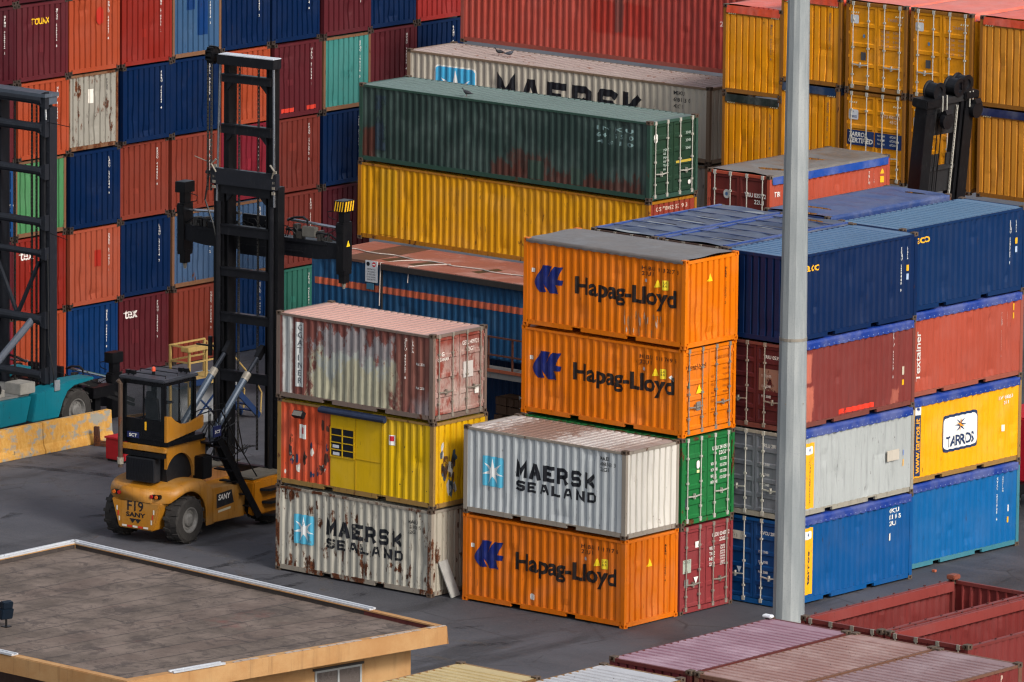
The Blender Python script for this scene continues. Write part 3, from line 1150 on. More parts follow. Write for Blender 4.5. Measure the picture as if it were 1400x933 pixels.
chips(cA1, 'side', -2.75, -1.05, 0.35, 1.35, 7, ('#c2bdb4', '#3a2620', '#22304e'), 5, cA1['side'])
chips(cA1, 'side', -1.35, -1.0, 0.3, 2.2, 6, ('#4a2a20',), 6, cA1['side'])
chips(cA1, 'side', 1.2, 2.8, 0.3, 2.3, 9, ('#3a2a18',), 7, p2, 1.2, 0.035)
chips(cA1, 'end+', -0.85, -0.2, 0.5, 1.9, 7, ('#b9b7b2', '#3c4a58', '#5c3c22'), 8, None, 2.6, 0.16)
chips(cA0, 'side', -2.8, 2.8, 0.25, 2.3, 10, ('#4a2c1c',), 9, None, 2.4, 0.045)
chips(cA0, 'end+', -1.0, 1.0, 0.25, 2.2, 14, ('#4f3020',), 10, None, 3.0, 0.06)
brownmat = paint('#6b3e38', 13, 0.13, 0.35, 0.5, 0.6, patches=(('#9d9b86', -1.7, 1.5, -0.3, 1.55, 0.14, 3.0, 0.95), ('#8f979a', -1.5, 1.4, 1.2, 2.3, 0.14, 4.2, 0.6), ('#aeb1af', -2.78, -2.44, 0.1, 2.6, 0.05, 0.2, 0.95), ('#93979a', 2.2, 2.9, 0.0, 0.6, 0.2, 1.6, 0.6), ('#7a5348', 1.5, 3.0, 0.3, 2.4, 0.5, 2.5, 0.5)))
cA2 = container('faded brown container with bleached patch on its side, top of stack beside fork truck', 0.02, -0.03, 2 * H8, col='#6b3a33', seed=13, rust=0.12, sidemat=brownmat,
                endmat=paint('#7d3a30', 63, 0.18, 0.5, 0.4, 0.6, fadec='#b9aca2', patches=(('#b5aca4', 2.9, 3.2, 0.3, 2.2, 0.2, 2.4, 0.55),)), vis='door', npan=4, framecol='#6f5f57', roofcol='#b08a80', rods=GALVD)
polys(cA2, 'side', [rect(-2.28, -1.98, 0.42, 2.34)], ink('#b7bab9', 0.12, 6), 'name_board')
write(cA2, 'side', 'G\nC\nA\nT\nI\nN\nE\nR', -2.22, 2.10, 0.17, ink('#4a4e55', 0.25, 7), bold=0.01, line=0.92, off=0.009)
vnumber(cA2, 'side', 1.92, 2.36, 0.075, ink('#c9c2bc', 0.2, 3), 'GESU 409721 8', 0.86)
vnumber(cA2, 'side', 2.20, 2.36, 0.065, ink('#c9c2bc', 0.2, 3), 'ITALIA', 0.7)
for z in (1.62, 0.92):
    write(cA2, 'side', 'MAX 2200', 2.34, z, 0.07, WHITE, bold=0.012, width=0.34)
write(cA2, 'end+', 'GESU 409721 8', 0.12, 2.12, 0.12, ink('#d8cfc8', 0.15, 2), bold=0.012, width=0.85, parent=cA2['doors'][1])
write(cA2, 'end+', '22G1', 0.30, 1.92, 0.12, ink('#d8cfc8', 0.15, 2), bold=0.012, parent=cA2['doors'][1])
decal(cA2, 'end+', rect(0.18, 0.62, 1.15, 1.62), [(0, 1, 2, 3)], 0, 0, ink('#b9b4b0', 0.1, 2), 'paint_patch', cA2['doors'][1])
decal(cA2, 'end+', rect(0.70, 0.88, 0.62, 0.86), [(0, 1, 2, 3)], 0, 0, WHITE, 'sticker', cA2['doors'][1])
write(cA2, 'end+', 'G', -0.80, 1.90, 0.12, WHITE, bold=0.02)
write(cA2, 'end+', 'GEAMAR', -0.98, 1.76, 0.09, ink('#d8cfc8', 0.2, 2), bold=0.012)

# ------------------------------------------------------------------ stacks with the orange line's containers
cB0 = container('orange container with navy emblem standing on the ground below a grey-white one', 6.85, 0.48, 0, col='#c4640a', seed=21, rust=0.06, fade=0.35, dirt=0.45, framerust=0.18)
hapag(cB0, 'HLBU 111737 6')
polys(cB0, 'side', [rrect(-0.50, -0.32, 0.36, 0.54, 0.04)], WHITE, 'sticker')
polys(cB0, 'end+', [[(-0.16, 1.66), (0.05, 1.66), (-0.08, 1.90)]], ink('#e5c21c'), 'warning_sticker')
vnumber(cB0, 'end+', 0.64, 2.20, 0.070, ink('#4a2208', 0.1, 3), 'HLBU 111737 6', 0.84)
cB1 = container('grey-white container with blue star emblem and rust-streaked roof, on orange container', 6.86, 0.46, H8, col='#abb0b2', seed=22, rust=0.15, fade=0.45, dirt=0.4,
                endcol='#cbc6bd', framecol='#8b8277', roofmat=paint('#b3adaa', 94, 0.30, 0.6, 0.3, 0.5, rustc=('#5e3a26', '#8a6248'), patches=(('#6e4b3a', -2.3, 0.2, 0, 9, 0.5, 4.0, 0.8), ('#7d5a46', 2.0, 3.1, 0, 9, 0.4, 3.0, 0.5))))
maersk(cB1, worn=0.0, seed=8)
write(cB1, 'side', 'MAEI', 2.05, 2.22, 0.105, ink('#2a2a2c', 0.2, 3), bold=0.01)
write(cB1, 'side', '698563 3', 2.05, 2.06, 0.105, ink('#2a2a2c', 0.2, 3), bold=0.01)
write(cB1, 'side', '22G1', 2.05, 1.90, 0.105, ink('#2a2a2c', 0.2, 3), bold=0.01)

cC0 = container('dark red container doors at ground level beside the lowest orange container', 6.89, 2.96, 0, col='#7c3133', seed=31, rust=0.12, vis='door', fade=0.4, dirt=0.4, npan=4, rods=GALVD)
dC = cC0['doors']
write(cC0, 'end+', 'GLDU 034075 2', 0.28, 2.10, 0.11, WHITE, bold=0.012, width=0.80, parent=dC[1])
write(cC0, 'end+', '22G1', 0.62, 1.94, 0.11, WHITE, bold=0.012, parent=dC[1])
for k, s in enumerate(('WEIGHT', 'TARE', 'NET', 'CU.CAP.')):
    write(cC0, 'end+', s, 0.16, 1.72 - 0.155 * k, 0.10, WHITE, bold=0.012, width=0.26, parent=dC[1])
    write(cC0, 'end+', '24000\n52910', 0.66, 1.76 - 0.155 * k, 0.055, WHITE, width=0.22, parent=dC[1], line=0.9)
decal(cC0, 'end+', rect(-1.06, -0.68, 1.20, 1.60), [(0, 1, 2, 3)], 0, 0, ink('#9aa093', 0.1, 1), 'data_plate', dC[0])
write(cC0, 'end+', 'GOLD', -1.03, 1.49, 0.085, ink('#3d4a44'), width=0.3, parent=dC[0], off=0.009)
decal(cC0, 'end+', rect(-0.98, -0.80, 0.78, 1.02), [(0, 1, 2, 3)], 0, 0, ink('#74726f'), 'data_plate', dC[0])
decal(cC0, 'end+', [(-0.34, 1.04), (-0.56, 1.04), (-0.45, 0.84)], [(0, 1, 2)], 0, 0, WHITE, 'sticker', dC[0])
decal(cC0, 'end+', rect(-0.50, -0.34, 1.90, 2.08), [(0, 1, 2, 3)], 0, 0, WHITE, 'sticker', dC[0])
cC1 = container('green container doors between orange doors above and dark red doors below', 6.87, 3.00, H8, col='#1c6433', seed=32, rust=0.08, vis='door', fade=0.3, dirt=0.35, npan=5, framerust=0.5)
dC = cC1['doors']
for k, s in enumerate(('UESU 241051 4', '22G1')):
    write(cC1, 'end+', s, 0.22 + 0.3 * k, 2.06 - 0.16 * k, 0.11, WHITE, bold=0.012, width=0.8 if k == 0 else None, parent=dC[1])
for k in range(4):
    write(cC1, 'end+', 'MGW 30480', 0.16, 1.62 - 0.18 * k, 0.09, WHITE, bold=0.008, width=0.26 + 0.05 * (k % 2), parent=dC[1])
    write(cC1, 'end+', 'KGS 67200', 0.58, 1.72 - 0.18 * k, 0.09, WHITE, bold=0.008, width=0.30, parent=dC[1])
decal(cC1, 'end+', rrect(-0.50, -0.36, 1.62, 1.86, 0.068), [tuple(range(24))], 0, 0, WHITE, 'sticker', dC[0])
decal(cC1, 'end+', rect(-0.49, -0.37, 1.50, 1.58), [(0, 1, 2, 3)], 0, 0, ink('#d7cf9a'), 'sticker', dC[0])
decal(cC1, 'end+', rect(-1.0, -0.86, 0.55, 0.80), [(0, 1, 2, 3)], 0, 0, ink('#3a3f44'), 'data_plate', dC[0])
cC2 = container('orange container with door end, second from top of its stack', 6.81, 3.09, 2 * H8, col=HAP, seed=33, rust=0.05, vis='door', fade=0.3, dirt=0.4, framerust=0.16, npan=5, rods=GALVD)
hapag(cC2, 'HLBU 111749 5', -0.03, 0.03)
polys(cC2, 'side', [[(2.48, 1.72), (2.62, 1.60), (2.68, 1.64), (2.56, 1.78)]], WHITE, 'sticker')
dC = cC2['doors']
write(cC2, 'end+', 'Hapag-Lloyd', -1.06, 1.98, 0.11, ink('#2a1206'), bold=0.012, width=0.92, parent=dC[0])
write(cC2, 'end+', 'HLBU 111749 5', 0.30, 2.12, 0.09, ink('#6a3310', 0.2, 1), width=0.75, parent=dC[1])
decal(cC2, 'end+', [(-0.58, 1.22), (-0.30, 1.22), (-0.44, 1.48)], [(0, 1, 2)], 0, 0, ink('#e5c21c'), 'warning_sticker', dC[0])
decal(cC2, 'end+', rect(-0.55, -0.36, 0.72, 0.98), [(0, 1, 2, 3)], 0, 0, ink('#6f6d6b'), 'data_plate', dC[0])
decal(cC2, 'end+', rect(-0.96, -0.86, 1.42, 1.58), [(0, 1, 2, 3)], 0, 0, ink('#3d8078'), 'sticker', dC[0])
for k in range(5):
    write(cC2, 'end+', 'MAX GROSS 30480', 0.66, 1.78 - 0.17 * k, 0.06, ink('#6a3310', 0.2, 1), width=0.34, parent=dC[1])
    write(cC2, 'end+', 'KGS', 0.12, 1.60 - 0.24 * k, 0.07, ink('#6a3310', 0.1, 1), width=0.14, parent=dC[1])
cC3 = container('topmost orange container under a flat grey tarpaulin roof', 6.86, 3.07, 3 * H8, col=HAP, seed=34, rust=0.03, fade=0.2, dirt=0.25, framerust=0.14, roof='tarp', tarp='#5a534f', sag=0.012, skirt=0.11,
                sidemat=paint(HAP, 35, 0.03, 0.2, 0.25, 0.5, patches=()))
hapag(cC3, 'HLBU 113227 3', -0.03, -0.02)
chips(cC3, 'side', 0.75, 2.1, 0.30, 0.85, 16, ('#b3937c', '#a06a3c'), 11, None, 5.0, 0.045)
polys(cC3, 'end+', [[(-0.16, 1.86), (0.05, 1.86), (-0.08, 2.10)]], ink('#e5c21c'), 'warning_sticker')
vnumber(cC3, 'end+', 0.64, 2.20, 0.070, ink('#4a2208', 0.1, 3), 'HLBU 113227 3', 0.84)

# ------------------------------------------------------------------ right-hand block, long sides to the right
TB = '#0f2f7c'
cD0 = container('blue container with yellow name strip at ground level, right behind the lamp mast', 8.59, 5.72, 0, 90, col='#06477e', seed=41, rust=0.07, dirt=0.35, roof='tarp', tarp=TB, vis='door', npan=5, doorcol='#083a6c', rods=GALV)
cD1 = container('pale grey container with yellow name strip, right of the lamp mast', 8.60, 5.70, H8, 90, col='#9ca09f', seed=42, rust=0.12, dirt=0.5, roof='tarp', tarp=TB, vis='door', npan=5, doorcol='#6d7178', framecol='#8f8a7e', rods=GALV)
cD2 = container('patched dark brown open-top container above pale grey one', 8.57, 5.73, 2 * H8, 90, seed=43, rust=0.08, roof='tarp', tarp=TB, vis='door', npan=5, doorcol='#4f2024', rods=GALVD, framecol='#6a3a33',
                sidemat=paint('#6f2f2b', 43, 0.08, 0.3, 0.4, 0.55, patches=(('#b06350', -2.25, -1.86, 1.35, 2.2, 0.03, 0.3, 0.9), ('#b06350', -2.2, -1.82, 0.2, 1.2, 0.03, 0.4, 0.9), ('#a05a4a', 1.9, 2.3, 0.2, 0.6, 0.05, 0.9, 0.8))))
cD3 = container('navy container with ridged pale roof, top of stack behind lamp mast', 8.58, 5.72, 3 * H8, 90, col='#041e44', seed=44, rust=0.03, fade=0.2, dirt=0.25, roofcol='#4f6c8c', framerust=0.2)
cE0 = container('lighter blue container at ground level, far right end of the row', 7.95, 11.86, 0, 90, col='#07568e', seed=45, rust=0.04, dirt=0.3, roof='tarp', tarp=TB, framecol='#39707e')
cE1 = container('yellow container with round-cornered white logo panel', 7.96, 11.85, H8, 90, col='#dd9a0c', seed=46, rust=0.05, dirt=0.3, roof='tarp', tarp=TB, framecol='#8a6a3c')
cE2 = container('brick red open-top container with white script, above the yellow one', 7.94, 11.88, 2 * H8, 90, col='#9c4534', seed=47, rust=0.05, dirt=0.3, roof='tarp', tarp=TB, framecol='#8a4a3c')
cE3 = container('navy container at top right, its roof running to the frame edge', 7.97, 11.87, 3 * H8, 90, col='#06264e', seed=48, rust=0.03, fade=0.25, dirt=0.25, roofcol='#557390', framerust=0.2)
for c, z0, z1, worn in ((cD0, 0.28, 2.25, 0.05), (cD1, 0.24, 2.17, 0.1)):
    polys(c, 'side', [rect(-2.12, -1.74, z0, z1)], ink('#e0a010', worn, 3), 'name_strip')
    polys(c, 'side', [rrect(-2.09, -1.78, z1 - 0.34, z1 - 0.10, 0.04)], WHITE, 'name_strip', off=0.009)
    polys(c, 'side', star_tris(-1.935, z1 - 0.20, 0.08, 0.03, 8), NAVY, 'emblem', off=0.013)
write(cD0, 'side', 'tarros', -1.84, 0.55, 0.19, ink('#1d2b3c'), bold=0.02, rot90=1, width=1.0, off=0.009)
write(cD1, 'side', 'www.tarros.it', -1.86, 0.35, 0.14, ink('#2a3440', 0.35, 5), bold=0.015, rot90=1, width=1.3, off=0.009)
for k, s in enumerate(('OKTU', '12114 5', '22U1')):
    write(cD0, 'side', s, 1.90, 2.12 - 0.19 * k, 0.125, WHITE, bold=0.02)
polys(cD0, 'side', [rect(1.90, 2.02, 1.30, 1.52)], ink('#c9c6be', 0.2, 3), 'sticker')
MB().box(1.72, 2.30, -W / 2 - 0.02, -W / 2 + 0.014, 1.10, 1.42).build('vent', paint('#b3ab9e', 88, 0.15, 0.3, 0.4), cD1['side'], bevel=0.01)
polys(cD1, 'side', [rect(2.50, 2.60, 1.18, 1.34)], ink('#5f77ad'), 'sticker')
polys(cD1, 'side', [rect(2.50, 2.60, 0.86, 1.06)], ink('#d9a010'), 'sticker')
polys(cD2, 'side', [[(-0.62, 0.24), (1.06, 0.24), (1.06, 0.38), (-0.62, 0.38)]], ink('#d8321c', 0.15, 2), 'tape', off=0.006)
vnumber(cD2, 'side', 1.98, 2.30, 0.085, ink('#d8d2cc', 0.1, 1), 'TRIU 053927 4', 0.86)
vnumber(cD2, 'side', 2.22, 2.30, 0.05, ink('#b8a48c', 0.1, 1), 'TRITON', 0.9)
polys(cD2, 'side', [rect(2.42, 2.54, 1.0, 1.25)], ink('#b5aa96'), 'sticker')
polys(cD2, 'side', [rect(2.42, 2.52, 0.70, 0.86)], ink('#d9a010'), 'sticker')
write(cD3, 'side', 'seaco', -2.60, 2.04, 0.25, YEL, bold=0.012, width=1.0)
write(cE3, 'side', 'seaco', -2.70, 2.06, 0.25, YEL, bold=0.012, width=1.0)
for c, s in ((cD3, 'SEGU 128440 9'), (cE3, 'SEGU 127765 3')):
    vnumber(c, 'side', 2.28, 2.22, 0.085, WHITE, s, 0.84)
    vnumber(c, 'side', 2.58, 2.20, 0.055, WHITE, 'ITALIA', 0.8)
    polys(c, 'side', [rect(2.56, 2.66, 1.48, 1.66)], YEL, 'sticker')
    polys(c, 'side', [rect(2.56, 2.66, 1.22, 1.40)], ink('#9fb0c8'), 'sticker')
write(cE2, 'side', 'Textainer', -2.02, 0.50, 0.15, ink('#c9c2bc', 0.3, 4), bold=0.02, rot90=1, width=1.5)
vnumber(cE2, 'side', 1.95, 2.05, 0.085, WHITE, 'TEXU 315522 8', 0.86)
vnumber(cE2, 'side', 2.22, 2.05, 0.05, WHITE, 'CAUTION', 0.9)
polys(cE2, 'side', [rect(2.52, 2.62, 2.05, 2.26), rect(2.52, 2.62, 1.80, 1.98)], YEL, 'sticker')
polys(cE1, 'side', [rect(-2.20, -1.90, 0.24, 2.20)], ink('#122a50'), 'name_strip')
polys(cE1, 'side', [rect(-2.20, -1.90, 2.08, 2.40)], WHITE, 'name_strip', off=0.009)
polys(cE1, 'side', star_tris(-2.05, 2.26, 0.08, 0.03, 8), NAVY, 'emblem', off=0.013)
write(cE1, 'side', 'www.tarros.it', -1.99, 0.32, 0.15, ink('#dd9a0c'), bold=0.02, rot90=1, width=1.66, off=0.009)
polys(cE1, 'side', [rrect(-0.86, 0.92, 0.76, 1.88, 0.22)], ink('#122a50'), 'emblem', off=0.004)
polys(cE1, 'side', [rrect(-0.78, 0.84, 0.84, 1.80, 0.18)], WHITE, 'emblem', off=0.008)
polys(cE1, 'side', star_tris(0.04, 1.52, 0.26, 0.085, 8), ink('#122a50'), 'emblem', off=0.012)
polys(cE1, 'side', star_tris(0.04, 1.52, 0.20, 0.05, 4, 67), ink('#d98a10'), 'emblem', off=0.016)
write(cE1, 'side', 'TARROS', -0.66, 0.92, 0.30, ink('#122a50'), bold=0.03, width=1.38, off=0.012)
write(cE1, 'side', 'IRV 0688 3', 1.90, 2.00, 0.10, WHITE, bold=0.012, width=0.75)
write(cE1, 'side', '2261', 2.15, 1.84, 0.10, WHITE, bold=0.012)
polys(cE1, 'side', [rect(2.10, 2.22, 1.02, 1.22)], ink('#e8e0c8'), 'sticker')
vnumber(cE0, 'side', 1.88, 2.24, 0.085, WHITE, 'GVCU 221905 6', 0.84)
vnumber(cE0, 'side', 2.16, 2.24, 0.055, WHITE, 'CAUTION', 0.9)
polys(cE0, 'side', [rect(2.45, 2.55, 1.12, 1.32)], ink('#c9cdd2'), 'sticker')
polys(cE0, 'side', [rect(2.43, 2.53, 0.78, 0.96)], YEL, 'sticker')
for c, s in ((cD0, 'GVCU 200318 5'), (cD1, 'TRLU 281100 2'), (cD2, 'TRIU 053927 4')):
    write(c, 'end-', s, 0.25, 2.10, 0.10, WHITE, bold=0.012, width=0.85, parent=c['doors'][1])
    for k in range(3):
        write(c, 'end-', 'MAX 30480', 0.2, 1.55 - 0.3 * k, 0.08, WHITE, width=0.35, parent=c['doors'][1])
decal(cD0, 'end-', rect(-0.85, -0.36, 1.85, 2.10), [(0, 1, 2, 3)], 0, 0, ink('#c9c3b4', 0.1, 4), 'paint_patch', cD0['doors'][0])
decal(cD0, 'end-', [(-0.60, 1.05), (-0.42, 1.05), (-0.51, 0.86)], [(0, 1, 2)], 0, 0, ink('#b9c4d0'), 'sticker', cD0['doors'][0])
decal(cD1, 'end-', [(-0.98, 1.95), (-0.76, 1.95), (-0.87, 2.18)], [(0, 1, 2)], 0, 0, ink('#c3c1bb'), 'sticker', cD1['doors'][0])
decal(cD1, 'end-', rrect(-1.02, -0.78, 1.36, 1.58, 0.05), [tuple(range(24))], 0, 0, ink('#bdbbb4'), 'sticker', cD1['doors'][0])
decal(cD2, 'end-', rect(0.10, 0.90, 1.15, 1.80), [(0, 1, 2, 3)], 0, 0, ink('#7d5f52', 0.3, 4), 'paint_patch', cD2['doors'][1])

# tarpaulin-covered boxes behind, seen from above with rain water standing on them
cL1 = container('open-top container with puddled blue-grey tarpaulin, next to navy ridged roof', 6.12, 5.77, 3 * H8, 90, col='#4a1f20', seed=51, rust=0.15, roof='tarp', tarp='#2c3750', sag=0.085, vis='door', framecol='#4a3a34', rods=GALVD)
cL2 = container('open-top container with wide white puddles on its tarpaulin, behind top orange box', 3.56, 5.77, 3 * H8, 90, col='#4a1f20', seed=54, rust=0.15, roof='tarp', tarp='#333d55', sag=0.085, vis='door', framecol='#4a3a34', rods=GALVD)
cN1 = container('open-top container with bright blue sagging tarpaulin beside the top right navy roof', 5.0, 12.1, 3 * H8, 90, col='#5a2622', seed=53, rust=0.15, roof='tarp', tarp='#263b6c', sag=0.07, framecol='#5a3a30')
cK = container('brick red container with maroon doors under grey tarpaulin, behind the puddled roofs', -1.07, 17.0, 3 * H8, 90, col='#a14632', seed=55, rust=0.05, dirt=0.25, roof='tarp', tarp='#5f5a55', sag=0.04, vis='door', npan=4, doorcol='#642723', rods=GALV)
sk = MB()
for k in range(40):
    x0, x1 = -L20 / 2 + 0.12 + (L20 - 0.24) * k / 40, -L20 / 2 + 0.12 + (L20 - 0.24) * (k + 1) / 40
    sk.face([(x0, -W / 2 - 0.030, H8 - 0.29 - 0.012 * (k % 2)), (x1, -W / 2 - 0.030, H8 - 0.29 - 0.012 * ((k + 1) % 2)), (x1, -W / 2 - 0.030, H8 - 0.06), (x0, -W / 2 - 0.030, H8 - 0.06)])
sk.build('tarpaulin_skirt', tarp_mat('#17408e', 3), cK['roof'])
write(cK, 'end-', 'TRIU 035712 0', 0.22, 1.86, 0.13, WHITE, bold=0.015, width=0.95, parent=cK['doors'][1])
write(cK, 'end-', '22U1', 0.60, 1.66, 0.13, WHITE, bold=0.015, parent=cK['doors'][1])
decal(cK, 'end-', rrect(-0.60, -0.36, 1.72, 2.00, 0.115), [tuple(range(24))], 0, 0, ink('#b9b6b0'), 'sticker', cK['doors'][0])
decal(cK, 'end-', rrect(-0.53, -0.43, 1.80, 1.92, 0.048), [tuple(range(24))], 0, 0, ink('#4f6f96'), 'sticker', cK['doors'][0], off=0.009)
write(cK, 'side', 'TRI', -2.75, 1.9, 0.15, WHITE, bold=0.02)
vnumber(cK, 'side', 2.0, 2.15, 0.085, WHITE, 'TRIU 035712 0', 0.86)
vnumber(cK, 'side', 2.25, 2.15, 0.05, WHITE, 'TRITON', 0.9)
polys(cK, 'side', [[(2.60, 2.02), (2.76, 2.02), (2.68, 2.18)], rect(2.61, 2.75, 1.74, 1.94)], YEL, 'sticker')

WATER = NT('standing_water').out((0.035, 0.03, 0.03, 1), 0.03, None, 0.8)


def puddle(c, x0, x1, z):
    """level water: shows only where the sagging cloth dips below it"""
    return MB().face([(x0, -1.08, c['H'] + z), (x1, -1.08, c['H'] + z), (x1, 1.08, c['H'] + z), (x0, 1.08, c['H'] + z)]).build('puddle', WATER, c['roof'])


for c, zs_ in ((cL2, (-0.036, -0.030, -0.034, -0.030, -0.034, -0.040, -0.034)), (cL1, (-0.036, -0.040, -0.032, -0.036, -0.040, -0.034, -0.038)), (cN1, (-0.045, -0.034, -0.050, -0.036, -0.05, -0.034, -0.045)), (cK, (-0.03, -0.022, -0.035, -0.022, -0.035, -0.03, -0.03))):
    for i in range(7):
        puddle(c, -L20 / 2 + 0.12 + (L20 - 0.24) * i / 7, -L20 / 2 + 0.12 + (L20 - 0.24) * (i + 1) / 7 - 0.01, zs_[i])
for c in (cL1, cL2):
    for y0 in (-1.17, 1.05):
        MB().box(-2.9, 2.9, y0, y0 + 0.12, H8 - 0.03, H8 + 0.022).build('tarpaulin_seam', tarp_mat('#1f3a78', 4), c['roof'], bevel=0.01)
    for k in range(6):
        MB().tube([(-2.16 + 0.865 * k, -1.15, H8 + 0.02), (-2.16 + 0.865 * k, 0.0, H8 + 0.034), (-2.16 + 0.865 * k, 1.15, H8 + 0.02)], 0.018, 6).build('roof_bow', tarp_mat('#2a3a60', 5), c['roof'])

# ------------------------------------------------------------------ yellow line's block at the back right
MY = '#dc9012'
MZ = {0: (3 * H8, 3 * H8 + H9)}
mcols = [(-9.38, 3 * H8, 'blind'), (-7.02, 8.383, 'blind'), (-4.40, 8.383, 'door'), (-1.80, 8.383, 'door'), (0.92, 8.383, 'blind'), (3.45, 8.383, 'blind')]
mtarp = [('#cf4a2a', '#1c2420'), ('#cf4a2a', '#0e2c50'), ('#d0604a', None), ('#d0604a', None), ('#cf4a2a', '#16204c'), ('#cf4a2a', '#16204c')]
mlab = ['leftmost amber container end beside red container', 'amber container end just behind the lamp mast', 'amber container with doors left of the dark mast', 'amber container with doors behind the dark mast top', 'amber container end right of the dark mast', 'amber container end at the right frame edge']
mdc = []
for k, (u1, zb, vis) in enumerate(mcols):
    for tr in (0, 1):
        tp = mtarp[k][1 - tr]
        hid = vis == 'door' and tr == 0
        lab = ('upper ' if tr else 'lower ') + mlab[k] + (', orange tarpaulin on top' if tr else '')
        c = container(lab, u1, 28.15, zb + tr * H9, 90, L40, H9, col=MY if k < 4 else '#c8862e', seed=60 + 2 * k + tr, rust=0.10, fade=0.3, dirt=0.4, roof='corr' if hid else 'tarp', tarp=tp or '#334', sag=0.03,
                      vis=vis, npan=5 if tr == 0 else 4, framecol='#8a5a22', back=False, group='amber containers in the back right block', far=False)
        mdc.append(c)
    # hazard ticks on the header
for k in (4, 6):
    lo, up = mdc[k], mdc[k + 1]
    d = up['doors']
    decal(up, 'end-', rrect(-1.05, -0.72, 2.16, 2.44, 0.05), [tuple(range(24))], 0, 0, ink('#c9ccd0'), 'name_plate', d[0])
    decal(up, 'end-', rect(-0.62, -0.42, 1.00, 1.26), [(0, 1, 2, 3)], 0, 0, ink('#4a4a4e'), 'data_plate', d[0])
    decal(up, 'end-', rrect(-0.55, -0.46, 1.72, 1.84, 0.04), [tuple(range(24))], 0, 0, ink('#5f7f9e'), 'sticker', d[0])
    for q in range(4):
        write(up, 'end-', 'MAX 3248', 0.18, 1.95 - 0.15 * q, 0.08, ink('#a08878', 0.2, 2), width=0.32, parent=d[1])
        write(up, 'end-', '0 30480', 0.66, 1.95 - 0.15 * q, 0.08, ink('#a08878', 0.2, 2), width=0.3, parent=d[1])
    write(up, 'end-', 'TARROS', 0.42, 2.34, 0.10, ink('#a08878', 0.2, 2), width=0.6, parent=d[1])
    d = lo['doors']
    decal(lo, 'end-', rrect(-1.05, -0.66, 1.96, 2.28, 0.05), [tuple(range(24))], 0, 0, ink('#c9ccd0'), 'name_plate', d[0])
    decal(lo, 'end-', star_tris(-0.855, 2.18, 0.07, 0.025, 8)[0], [(0, 1, 2, 3)], 0, 0, NAVY, 'emblem', d[0], off=0.012)
    write(lo, 'end-', 'TARROS', -1.0, 2.02, 0.075, NAVY, bold=0.02, width=0.28, parent=d[0], off=0.010)
lo = mdc[4]
d = lo['doors']
decal(lo, 'end-', rect(-1.09, -0.02, 1.14, 1.62), [(0, 1, 2, 3)], 0, 0, ink('#0f2d5e'), 'name_band', d[0])
decal(lo, 'end-', rect(0.02, 1.09, 1.14, 1.62), [(0, 1, 2, 3)], 0, 0, ink('#0f2d5e'), 'name_band', d[1])
write(lo, 'end-', 'TARROS', -1.02, 1.42, 0.14, WHITE, bold=0.03, width=0.72, parent=d[0], off=0.010, shear=0.2)
write(lo, 'end-', 'CERTIFIED', -1.04, 1.22, 0.15, WHITE, bold=0.03, width=0.98, parent=d[0], off=0.010, shear=0.2)
for q in range(3):
    write(lo, 'end-', 'MAX 30480', 0.12, 1.50 - 0.13 * q, 0.06, WHITE, width=0.3, parent=d[1], off=0.010)
    write(lo, 'end-', '67200', 0.62, 1.50 - 0.13 * q, 0.07, WHITE, width=0.25, parent=d[1], off=0.010)
write(lo, 'end-', 'GETU 450168 2', 0.22, 2.12, 0.11, ink('#e0c8a8', 0.1, 1), bold=0.01, width=0.8, parent=d[1])
write(lo, 'end-', '45G1', 0.60, 1.96, 0.11, ink('#e0c8a8', 0.1, 1), bold=0.01, parent=d[1])
for c in mdc:
    rr = random.Random(str(c['root'].name))
    hz = []
    for s0 in (-1.02, 0.74):
        for q in range(4):
            a = s0 + 0.085 * q
            hz.append([(a, c['H'] - 0.31), (a + 0.045, c['H'] - 0.31), (a + 0.075, c['H'] - 0.255), (a + 0.03, c['H'] - 0.255)])
    if not c.get('doors'):
        decal(c, 'end-', [p for h in hz for p in h], [tuple(range(4 * i, 4 * i + 4)) for i in range(len(hz))], 0, 0, ink('#d6cfae'), 'hazard_marking', c['end'], off=0.003, prof=[(-2, 0.012), (2, 0.012)])
        vnumber(c, 'end-', 0.72, c['H'] - 0.5, 0.075, ink('#6f5a5c', 0.3, 2), serial(rr), 0.84)
    else:
        hz = [[(a, z - 0.31 + 0.215) for a, z in h] for h in hz]
        decal(c, 'end-', [p for h in hz for p in h], [tuple(range(4 * i, 4 * i + 4)) for i in range(len(hz))], 0, 0, ink('#d6cfae'), 'hazard_marking', c['frame'], off=0.003, prof=[(-2, 0.008), (2, 0.008)])

# ------------------------------------------------------------------ middle stacks of forty-foot boxes
cG1 = container('yellow forty-foot container under the dark green one', -10.75, 23.15, 2 * H8, 0, 12.35, col='#c98f14', seed=81, rust=0.24, fade=0.35, dirt=0.7, framecol='#a06a1c', endcol='#8c3a2c', rough=0.5)
cG2 = container('dark green forty-foot container with rusted lower side and doors', -10.70, 23.12, 3 * H8, 0, 12.35, seed=82, rust=0.1, vis='door', npan=5, framecol='#2f4a40', doorcol='#20382a', roofcol='#5a6b68',
                sidemat=paint('#2b3b38', 82, 0.10, 0.7, 0.4, 0.5, fadec='#475753', rustc=('#3f2019', '#5c2f22'), patches=(('#52281f', -0.6, 5.6, -0.2, 0.55, 0.12, 2.2, 0.75), ('#52281f', 0.2, 1.8, 0.3, 1.0, 0.1, 2.6, 0.6), ('#52281f', -6.0, -5.5, 0.1, 1.1, 0.06, 0.8, 0.8))))
polys(cG2, 'side', [rect(-5.5, -5.05, 0.45, 2.25)], ink('#20303c', 0.5, 3), 'name_strip')
